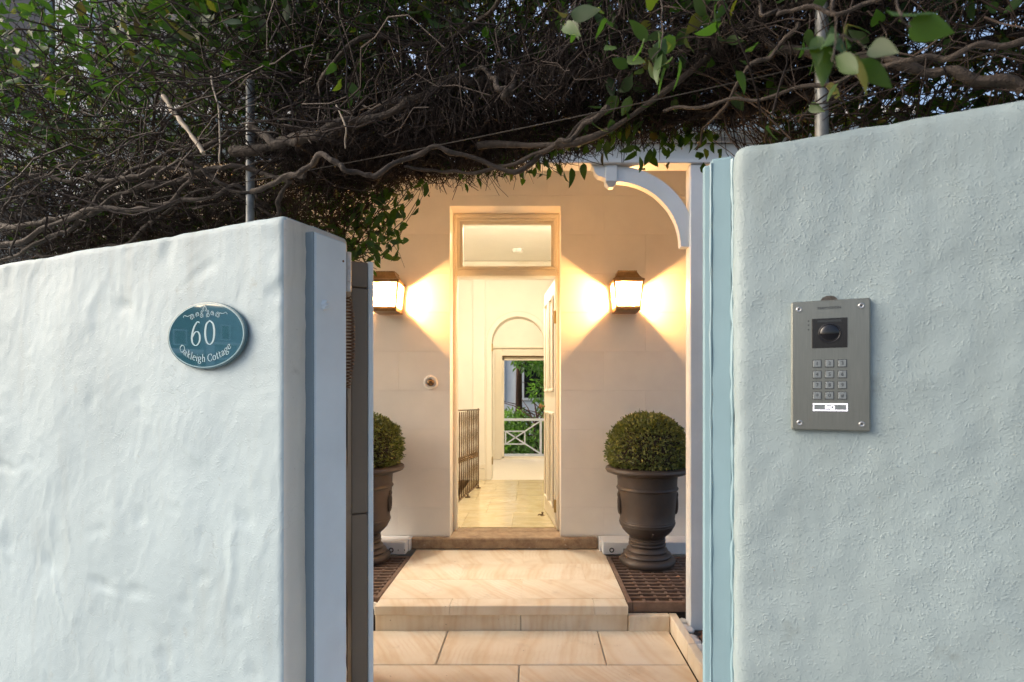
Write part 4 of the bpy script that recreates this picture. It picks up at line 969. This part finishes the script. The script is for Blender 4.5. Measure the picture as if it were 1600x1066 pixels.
fb = thing('garden_house', 'pale blue rendered house far beyond the garden trees', 'house', (0, 17, 0))
box('wall', MAT['far_pale'], fb, -3, 3.2, 0, 4, -.02, 4.6)
box('roof', MAT['roof_metal'], fb, -3.2, 3.4, -.2, 4.2, 4.6, 4.85, .02)
for x in (-1.3, .1, 1.5):
    w = box('window', MAT['white_paint'], fb, x-.45, x+.45, -.04, .0, 1.2, 2.9, .01); box('pane', MAT['dark_window'], w, x-.36, x+.36, -.047, -.03, 1.29, 2.81)
box('corner_trim', MAT['white_paint'], fb, -.58, -.48, -.05, -.0005, -.02, 4.59)

# neighbour: brick side wall, white corner, dark street front with window
NX, NY0, NY1, NZ = -3.67, 4.5, 9.3, 7.6
nb_ = thing('neighbour_house', 'brick terrace house with white corner trim rising behind the hedge', 'house', (0, 0, 0))
box('body', MAT['mortar'], nb_, NX-3.5, NX-.002, NY0+.02, NY1, -.02, NZ)
box('street_front', MAT['teal_wall'], nb_, NX-3.5, NX-.25, NY0-.02, NY0+.019, -.02, NZ)
box('corner_pilaster', MAT['white_paint'], nb_, NX-.249, NX+.03, NY0-.04, NY0+.03, -.02, NZ, .006)
for xw0, xw1, zz0, zz1 in ((-4.40, -3.99, 2.7, 4.75), (-5.1, -4.62, 2.7, 4.68)):
    w = box('window', MAT['slate_blue'], nb_, xw0-.05, xw1+.05, NY0-.05, NY0-.021, zz0-.05, zz1+.05, .006); box('pane', MAT['dark_window'], w, xw0, xw1, NY0-.056, NY0-.03, zz0, zz1)
box('roof', MAT['roof_metal'], nb_, NX-3.7, NX+.12, NY0-.2, NY1+.2, NZ, NZ+.2, .02)
n = N('warm_brick'); v = n.coord(rnd=True); oi = n.n('ObjectInfo'); c = n.ramp(n.noise(v, 3, 4), [(.2, (.50, .37, .28)), (.5, (.62, .48, .38)), (.8, (.54, .40, .30))]); n.bump(n.noise(v, 60, 4), .4, .003); MAT['brick'] = n.set(c, Roughness=.85)
bmes = MB().cbox(-.006, .006, -.1125, .1125, -.037, .037, .003).mesh('brick', MAT['brick'])
bricks = []
z = 2.4; row = 0
while z < NZ-.1:
    y = NY0+.15 + (.12 if row % 2 else 0)
    while y < NY1-.12: bricks.append((y, z)); y += .236
    z += .086; row += 1
def in_view(y, z):
    px = CX + NX/y*F; py = CY - (z-H)/y*F; return 120 < px < 620 and -20 < py < 330
vis = sorted([b_ for b_ in bricks if in_view(*b_)], key=lambda b_: b_[0]); rest = [b_ for b_ in bricks if not in_view(*b_)] + vis[300:]
for y, z in vis[:300]:
    o = bpy.data.objects.new('brick', bmes); link(o, nb_); o.location = (NX+.004+random.uniform(-.0015, .0015), y, z)
m = MB()
for y, z in rest: m.box(NX-.004, NX+.009, y-.1125, y+.1125, z-.037, z+.037)
o = m.build('brick_courses', MAT['brick'], nb_); o['kind'] = 'stuff'

# house far down the street, mirrored in the oval sign
oh = thing('street_house', 'grey house far down the street mirrored in the oval sign', 'house', (-62, -12.5, 0))
box('wall', MAT['street_render'], oh, -8, 0, -12, -.2, -.02, 10.5); box('porch_wall', MAT['teal_wall'], oh, -8, -2.0, -.2, 9, -.02, 10.5)
box('awning', MAT['white_paint'], oh, -2, .8, .1, 3.4, 5.35, 5.85, .03); box('cornice', MAT['white_paint'], oh, .0, .3, -12, -.2, 6.5, 6.75, .02); box('cornice', MAT['far_pale'], oh, .0, .2, -12, -.2, 4.95, 5.15, .02)
box('pilaster', MAT['far_pale'], oh, .0, .25, -1.0, -.25, -.02, 6.49, .02); box('pilaster', MAT['far_pale'], oh, .0, .2, -3.6, -3.1, -.02, 6.49, .02)
for y0, y1, z0, z1 in ((-2.6, -1.5, 2.6, 4.7), (-2.5, -1.6, 7.0, 8.6), (-5.6, -4.4, 2.6, 4.7), (1.0, 2.2, 6.4, 8.0)):
    x = 0 if y0 < 0 else -2.0
    w = box('window', MAT['white_paint'], oh, x, x+.08, y0, y1, z0, z1, .01); box('pane', MAT['dark_window'], w, x+.07, x+.10, y0+.12, y1-.12, z0+.12, z1-.12)
for y in (.5, 3.0): box('porch_post', MAT['white_paint'], oh, .45, .65, y-.1, y+.1, -.02, 5.34, .01)

# ================================================================ HEDGE over the wall
HG = thing('hedge', 'dense woody climbing hedge arching over the wall and gate', 'hedge', wall_loc(0, 0, 0), WALLROT)
def wl3(x, y, d): s, z = wp(x, y, d); return Vector((s, d, z))
def to_local(p): q = p - wall_loc(0, 0, 0); return np.array((q.x*CT - q.y*ST, q.x*ST + q.y*CT, q.z))
# steel poles and wires
for px, yt, yb, lab in ((391, 130, 352, 'galvanised steel pole standing on the white left wall in the hedge'), (1284, 70, 215, 'galvanised steel pole standing on the grey green right wall in the hedge')):
    s, _ = wp(px, 300, .12); _, zt = wp(px, yt, .12); zt = max(zt, 2.36)
    o = MB().tube([(0, 0, 1.86), (0, 0, zt)], .0125, 16).tube([(0, 0, zt), (0, 0, zt+.006)], [.0135, .012], 16).build('steel_pole', MAT['galv'], None, smooth=True)
    o.location = wall_loc(s, .12, 0); tag(o, lab, 'pole', 'steel poles on the wall')
for i, (z, d, lab) in enumerate(((2.052, .10, 'thin steel wire strung low through the hedge from pole to pole'), (2.235, .115, 'thin steel wire strung higher through the hedge between the poles'))):
    pts = [(s, d + .004*math.sin(s*3+i), z - .012*math.cos((s+.5)*2.0)) for s in np.linspace(-3.3, 1.2, 40)]
    o = MB().tube(pts, .0013, 6).build('support_wire', MAT['wire'], None, smooth=True); o.location = wall_loc(0, 0, 0); o.rotation_euler = (0, 0, WALLROT); tag(o, lab, 'wire')
# thick stems
def stem(pts, r0, r1, mat='bark', wob=.020, n=9, k=9):
    q = smooth_path([Vector(p) for p in pts], k); sd = random.uniform(0, 50); out = []
    for i, p in enumerate(q):
        f = i/len(q)*len(pts); out.append(p + wob*Vector((noise.noise(Vector((f*1.3, sd, 0))), noise.noise(Vector((f*1.3, sd, 7))), noise.noise(Vector((f*1.6, sd, 13))))))
    rr = [.66*(r0 + (r1-r0)*i/(len(q)-1))*(1 + .45*noise.noise(Vector((i*.35, sd, 3)))) for i in range(len(q))]
    return MB().tube(out, rr, n).build('stem', MAT[mat], HG, smooth=True)
def pst(px, r0, r1, **kw): return stem([wl3(x, y, d) for x, y, d in px], r0, r1, **kw)
pst([(395, 300, .06), (430, 285, .04), (470, 268, .02), (500, 246, .0), (525, 252, .0), (550, 270, .02), (590, 272, .05), (650, 240, .1), (700, 235, .12), (800, 262, .2), (870, 225, .22), (930, 180, .2), (960, 165, .2)], .011, .009)
pst([(370, 245, .12), (430, 220, .1), (470, 215, .08), (520, 205, .1), (600, 170, .14), (680, 140, .16), (740, 125, .18), (790, 118, .2), (830, 105, .2), (930, 112, .24), (1050, 90, .26), (1200, 70, .28)], .022, .014)
pst([(395, 200, .1), (430, 222, .06), (470, 222, .05), (510, 200, .06), (560, 190, .1), (640, 165, .12)], .017, .014)
pst([(800, 118, .14), (795, 140, .12), (785, 145, .1), (765, 120, .12), (740, 110, .16)], .014, .008)
pst([(-30, 395, .05), (40, 372, .04), (110, 340, .04), (180, 325, .04), (250, 322, .05), (330, 305, .08), (385, 300, .12), (420, 330, .2)], .014, .008)
pst([(-30, 355, .08), (40, 352, .06), (90, 340, .06), (140, 335, .08), (200, 300, .08), (260, 285, .08), (330, 265, .08), (380, 262, .1), (460, 285, .14)], .018, .010)
pst([(0, 410, .1), (60, 380, .08), (95, 365, .06), (120, 350, .06), (160, 300, .05), (195, 270, .05), (240, 250, .06), (300, 230, .08)], .011, .008)
pst([(130, 270, .08), (160, 282, .06), (200, 282, .05), (250, 268, .06), (300, 240, .08), (360, 205, .1)], .014, .010)
pst([(0, 330, .02), (25, 300, .02), (60, 280, .03), (110, 260, .04), (160, 240, .06)], .008, .005)
pst([(20, 400, .02), (30, 350, .01), (45, 310, .02), (60, 290, .03)], .005, .003)
pst([(230, 320, .1), (270, 312, .06), (300, 270, .04), (270, 262, .04), (310, 262, .05), (350, 290, .08), (400, 310, .12)], .009, .006)
pst([(245, 290, .04), (280, 245, .03), (320, 270, .05), (370, 300, .1), (410, 340, .16)], .008, .006)
pst([(430, 345, .16), (440, 310, .14), (455, 280, .12), (480, 268, .1)], .011, .008)
pst([(950, 170, .12), (900, 205, .14), (860, 232, .18), (790, 258, .22), (700, 268, .24), (640, 262, .2)], .010, .006)
pst([(1600, 70, .0), (1500, 82, .0), (1400, 100, .02), (1280, 130, .06), (1150, 160, .1), (1040, 165, .14)], .007, .005)
pst([(1600, 135, .1), (1500, 115, .1), (1400, 90, .1), (1300, 95, .12), (1180, 60, .16)], .016, .012)
pst([(1420, -20, -.05), (1330, 15, -.05), (1240, 15, -.04), (1200, 25, -.04), (1180, -10, -.04)], .006, .004)
pst([(1250, 40, .05), (1200, 90, .06), (1150, 140, .1), (1100, 200, .2), (1080, 235, .3)], .007, .004)
for k in range(22):                                              # big limbs inside the hedge
    s0 = random.uniform(-3.4, .8); z0 = random.uniform(2.0, 2.75); d0 = random.uniform(.12, .6); L = random.uniform(.6, 1.4)
    if s0 > -.4: z0 = random.uniform(2.1, 2.4)
    stem([(s0, d0, z0), (s0+L*.33, d0+random.uniform(-.1, .1), z0+random.uniform(-.08, .12)), (s0+L*.66, d0+random.uniform(-.12, .12), z0+random.uniform(-.1, .15)), (s0+L, d0+random.uniform(-.15, .15), z0+random.uniform(-.1, .2))], random.uniform(.010, .020), random.uniform(.005, .010), wob=.03)
def nst(px, r0, r1): return stem([to_local(P(x, y, Y)) for x, y, Y in px], r0, r1, wob=.006, k=6)
cutb = pst([(255, 150, -.03), (275, 180, -.05), (295, 205, -.07), (318, 240, -.09)], .011, .0085, mat='cut_wood', wob=.003); cutb['label'] = 'pale bare cut branch stub pointing down'
pst([(330, 120, -.04), (342, 180, -.06), (344, 255, -.08)], .0045, .003, mat='cut_wood', wob=.004)
pst([(525, 165, .0), (540, 200, -.01), (538, 232, -.01)], .004, .0025, mat='cut_wood', wob=.004)
nst([(1290, -40, .47), (1300, 10, .46), (1306, 60, .46), (1300, 100, .45)], .0018, .0011)
nst([(1306, 55, .46), (1335, 62, .46), (1360, 72, .46)], .0013, .0008); nst([(1400, -30, .47), (1405, 15, .46), (1420, 38, .46)], .0014, .0009)
nst([(1030, -30, .80), (1032, 20, .79), (1034, 65, .78), (1020, 92, .78)], .0017, .001); nst([(905, -30, .74), (900, 10, .73), (880, 38, .72)], .0016, .001)
nst([(985, 40, 1.3), (975, 90, 1.29), (965, 140, 1.28), (958, 185, 1.28)], .0022, .0012); nst([(600, 260, 2.02), (596, 310, 1.98), (606, 350, 1.96), (615, 385, 1.95)], .0028, .0014)
nst([(575, 270, 2.04), (570, 320, 2.0), (580, 375, 1.97)], .0028, .0014); nst([(1262, 20, 1.0), (1268, 70, .99), (1290, 130, .98)], .0018, .001)
# fine twigs, all in one
def twig_mass(roots, tips, r0, bend, K=5, seed=2):
    r = np.random.default_rng(seed); n = len(roots); t = np.linspace(0, 1, K)[None, :, None]
    pts = roots[:, None, :]*(1-t) + tips[:, None, :]*t + (r.normal(size=(n, 1, 3))*bend)*np.sin(np.pi*t) + r.normal(size=(n, K, 3))*bend*.22
    d = tips-roots; d /= np.linalg.norm(d, axis=1)[:, None] + 1e-9; a = np.cross(d, r.normal(size=(n, 3))); a /= np.linalg.norm(a, axis=1)[:, None]; b_ = np.cross(d, a)
    rad = (r0*r.uniform(.6, 1.5, (n, 1))*np.linspace(1, .55, K)[None, :])[:, :, None]
    ring = np.stack([pts + rad*(a[:, None, :]*math.cos(q) + b_[:, None, :]*math.sin(q)) for q in (0, 2.094, 4.189)], axis=2)
    V = ring.reshape(-1, 3); f = []
    for k in range(K-1):
        for j in range(3): f.append((k*3+j, k*3+(j+1) % 3, (k+1)*3+(j+1) % 3, (k+1)*3+j))
    f = np.array(f); return V, (f[None] + (np.arange(n)*K*3)[:, None, None]).reshape(-1, 4)
def quad_mesh(name, parts, mat, parent):
    V = np.concatenate([p[0] for p in parts]); off = 0; Fs = []
    for v, f in parts: Fs.append(f+off); off += len(v)
    Fs = np.concatenate(Fs); me = bpy.data.meshes.new(name); me.vertices.add(len(V)); me.vertices.foreach_set('co', V.astype(np.float32).ravel())
    me.loops.add(Fs.size); me.loops.foreach_set('vertex_index', Fs.astype(np.int32).ravel()); me.polygons.add(len(Fs)); me.polygons.foreach_set('loop_start', (np.arange(len(Fs))*4).astype(np.int32))
    me.update(calc_edges=True); me.polygons.foreach_set('use_smooth', [True]*len(me.polygons)); me.materials.append(mat); o = bpy.data.objects.new(name, me); link(o, parent); return o
U = lambda a, b_, n: rng.uniform(a, b_, n)
parts = []
def px_of(q): Y_ = DW*CT - q[:, 0]*ST + q[:, 1]*CT; return CX + (DW*ST + q[:, 0]*CT + q[:, 1]*ST)/Y_*F
def floor_z(q, gate_lo=2.085, wall_lo=1.90):                     # the hedge is clipped level over the gateway and rests on the walls
    lo = np.where((q[:, 0] > -1.36) & (q[:, 0] < -.02), gate_lo + .45*np.maximum(0, q[:, 1]-.42) + .02*(q[:, 0] > -.5), wall_lo); return np.maximum(q[:, 2], lo + .03*rng.random(len(q)))
def rnd_twigs(n, s, d, z, L, r0, bend, down=0.0, flat=1.0, K=5, seed=1):
    rt = np.stack([U(*s, n), U(*d, n), U(*z, n)], 1); v = rng.normal(size=(n, 3)); v[:, 2] = v[:, 2]*flat - down; v /= np.linalg.norm(v, axis=1)[:, None]
    tp_ = rt + v*U(*L, n)[:, None]; rt[:, 2] = floor_z(rt); tp_[:, 2] = floor_z(tp_); parts.append(twig_mass(rt, tp_, r0, bend, K=K, seed=seed))
n = 7000; s = U(-1.45, .25, n); d = U(.12, .66, n); zr = U(2.16, 2.40, n); L = U(.06, .22, n)          # hanging stubs of the clipped underside
zlo = 2.085 + .45*np.maximum(0, d-.42) + .02*(s > -.5); zr = np.maximum(zr, zlo+.06); zt = np.maximum(zr-L, zlo + .03*rng.random(n) + .012*np.sin(s*9)); parts.append(twig_mass(np.stack([s, d, zr], 1), np.stack([s+rng.normal(size=n)*.07, d+rng.normal(size=n)*.06-.02, zt], 1), .0017, .014, seed=3))
rnd_twigs(4600, (-1.7, 1.3), (.05, .68), (2.28, 2.95), (.10, .40), .0019, .035, .1, seed=5)
rnd_twigs(2600, (-.1, 1.3), (.02, .66), (1.92, 2.4), (.08, .26), .0016, .02, .4, seed=7)
rnd_twigs(1500, (-3.5, -1.5), (.05, .66), (2.2, 2.95), (.10, .36), .0017, .035, seed=8)
rnd_twigs(4600, (-3.5, -1.36), (.22, .66), (1.90, 2.35), (.08, .28), .0017, .025, .3, seed=6)
rnd_twigs(520, (-3.2, -.9), (-.08, .14), (1.95, 2.7), (.12, .5), .0024, .05, .0, .6, K=7, seed=9)
tw = quad_mesh('twigs', parts, MAT['twig'], HG); tw['kind'] = 'stuff'
# leaves
B_, D_ = [], []
def leaves(n, s, d, z, dirv):
    B_.append(np.stack([U(*s, n), U(*d, n), U(*z, n)], 1)); D_.append(np.tile(np.array(dirv, float), (n, 1)))
leaves(7200, (-1.9, 1.2), (.42, .78), (2.27, 2.98), (0, .5, -.2))
leaves(5000, (-1.9, 1.0), (.0, .75), (2.55, 3.0), (0, 0, .6))
leaves(3400, (-1.9, 1.2), (-.10, .5), (2.42, 2.85), (0, -.2, -.2))
leaves(2300, (-3.5, -1.9), (.30, .78), (2.15, 3.05), (0, .4, -.1))
leaves(2900, (-3.5, -1.2), (-.12, .35), (2.34, 3.05), (0, -.4, -.2))
leaves(2400, (-3.5, -1.36), (.45, .75), (1.92, 2.3), (0, .5, -.3))
leaves(1800, (.0, 1.3), (.45, .75), (1.92, 2.3), (0, .5, -.3))
leaves(520, (-.3, 1.2), (-.12, .3), (2.08, 2.4), (0, -.4, -.5))
leaves(900, (-1.35, .0), (.12, .6), (2.24, 2.50), (0, -.2, -.5))
leaves(110, (-.42, .0), (.25, .6), (2.18, 2.28), (0, -.2, -.8))
leaves(90, (-.9, -.35), (.35, .6), (2.17, 2.27), (0, -.1, -.7))
base = np.concatenate(B_); dirs = np.concatenate(D_); NL = len(base)
clump = np.array([noise.noise(Vector(p)*6) for p in base]); keep = (clump > -.42 + .3*rng.random(NL)) | (base[:, 2] < 2.25)
base, dirs = base[keep], dirs[keep]
# hand-set sprigs: where the photograph shows single leaves
extra_b, extra_d, sizes = [], [], []
def sprig(pts, Y, size, dv=(0, -.3, -.8)):
    for x, y in pts:
        extra_b.append(to_local(P(x, y, Y + random.uniform(-.03, .03)))); extra_d.append(dv); sizes.append(size*random.uniform(.85, 1.2))
for k in range(95): x = random.gauss(592, 24); y = random.gauss(352, 26); sprig([(x, min(y, 390))], 2.0+random.uniform(-.15, .15), .046)
sprig([(612, 300), (622, 305), (630, 318), (618, 325), (605, 312), (626, 335), (600, 330), (632, 352), (622, 362), (610, 385), (588, 385), (575, 378), (636, 372)], 1.95, .05)
sprig([(950, 120), (965, 150), (940, 165), (985, 150), (990, 130), (955, 185), (975, 172), (1000, 165), (925, 190)], 1.28, .045)
sprig([(1020, 70), (1035, 85), (1050, 70), (1015, 95), (1060, 90), (1040, 60), (1005, 60), (1028, 50), (1012, 78), (1045, 98), (1024, 104), (1056, 58)], .82, .043)
sprig([(880, 40), (900, 25), (870, 15), (950, 30), (890, 20), (935, 18), (905, 48)], .95, .046)
sprig([(1300, 40), (1290, 66), (1315, 56), (1330, 72), (1358, 74), (1305, 88), (1385, 16), (1420, 36), (1276, 56), (1296, 52), (1322, 84), (1345, 92)], .50, .036, (0.1, -.1, -.9))
sprig([(1255, 60), (1270, 85), (1262, 45), (1290, 135), (1310, 130), (1265, 165), (1150, 110), (1165, 95), (1200, 195), (1175, 80)], .98, .04)
for cx_ in (868, 905, 940, 985, 1010, 1048, 1085, 1118):
    cy_ = random.gauss(205, 12); Yc = random.uniform(1.42, 1.68)
    for k in range(11): sprig([(random.gauss(cx_, 13), random.gauss(cy_, 15))], Yc, .042)
for cx_, cy_ in ((700, 262), (745, 268), (800, 262), (838, 255), (660, 285), (640, 300)):
    Yc = random.uniform(1.75, 1.95)
    for k in range(5): sprig([(random.gauss(cx_, 10), random.gauss(cy_, 7))], Yc, .040)
for k in range(16): sprig([(random.uniform(690, 900), random.gauss(262, 8))], random.uniform(1.75, 1.95), .042)
sprig([(995, 235), (1000, 245), (1008, 262), (1015, 240), (960, 225), (945, 235), (912, 255), (893, 262)], 1.55, .05)
sprig([(533, 125), (545, 145), (525, 100), (543, 130)], 1.45, .045)
eb, ed, es = np.array(extra_b), np.array(extra_d, float), np.array(sizes)
X1, Y1, Z1 = leaf_frames(dirs, .75, 31, .0); X2, Y2, Z2 = leaf_frames(ed, .45, 32)
allb = np.concatenate([base, eb]); X = np.concatenate([X1, X2]); Yv = np.concatenate([Y1, Y2]); Z = np.concatenate([Z1, Z2])
Ls = np.concatenate([.046*rng.uniform(.7, 1.3, len(base)), es]); Ws = Ls*rng.uniform(.45, .62, len(Ls)); tint = rng.random(len(Ls))
# the leaves that show largest become parts of their own, the rest one mass
wpos = np.stack([DW*ST + allb[:, 0]*CT + allb[:, 1]*ST, DW*CT - allb[:, 0]*ST + allb[:, 1]*CT, allb[:, 2]], 1)
sx_, sy_ = CX + wpos[:, 0]/wpos[:, 1]*F, CY - (wpos[:, 2]-H)/wpos[:, 1]*F
inside = (sx_ > 0) & (sx_ < 1600) & (sy_ > 0) & (sy_ < 420)
front = (allb[:, 1] < .12) | (np.arange(len(allb)) >= len(base)) | ((allb[:, 2] < 2.2) & (allb[:, 1] < .5))
score = np.where(inside & front, Ls/wpos[:, 1], 0); idx = np.argsort(-score)[:300]; idx = idx[score[idx] > 0]
mask = np.ones(len(allb), bool); mask[idx] = False
me = leaf_mesh('foliage', allb[mask], X[mask], Yv[mask], Z[mask], Ls[mask], Ws[mask], MAT['hedge_leaf'], tint[mask]); o = bpy.data.objects.new('foliage', me); link(o, HG); o['kind'] = 'stuff'
def fine_leaf(w, mat, curl, k=6):                                # ovate pointed blade with a folded midrib
    vs, fs = [], []
    for i in range(k+1):
        t = i/k; h = w*(math.sin(math.pi*t**.78)**.85)*(1-.25*t) if 0 < t < 1 else 0.0
        zc = -.16*curl*t*t + .02*math.sin(5*t); vs += [(t, h, zc + .22*h + .02*math.sin(9*t)), (t, 0, zc), (t, -h, zc + .22*h + .02*math.sin(9*t+1))]
    for i in range(k):
        for j in (0, 1): fs.append((i*3+j, i*3+j+1, (i+1)*3+j+1, (i+1)*3+j))
    vs += [(-.22, .012, .02), (-.22, -.012, .02)]; n_v = len(vs); fs.append((1, n_v-2, n_v-1))
    me = bpy.data.meshes.new('leaf'); me.from_pydata(vs, [], fs); me.polygons.foreach_set('use_smooth', [True]*len(fs)); me.materials.append(MAT[mat]); return me
LM = [fine_leaf(.27, 'hedge_leaf', 1.0), fine_leaf(.31, 'hedge_leaf', .4), fine_leaf(.24, 'hedge_leaf', 1.6), fine_leaf(.27, 'hedge_leaf_dry', 2.0)]
for j in idx:
    o = bpy.data.objects.new('leaf', LM[3 if (random.random() < .06 and wpos[j][1] > 1.3) else random.choice((0, 1, 2))]); link(o, HG)
    o.matrix_local = Matrix(((X[j][0], Yv[j][0], Z[j][0], allb[j][0]), (X[j][1], Yv[j][1], Z[j][1], allb[j][1]), (X[j][2], Yv[j][2], Z[j][2], allb[j][2]), (0, 0, 0, 1))) @ Matrix.Scale(float(Ls[j]), 4)
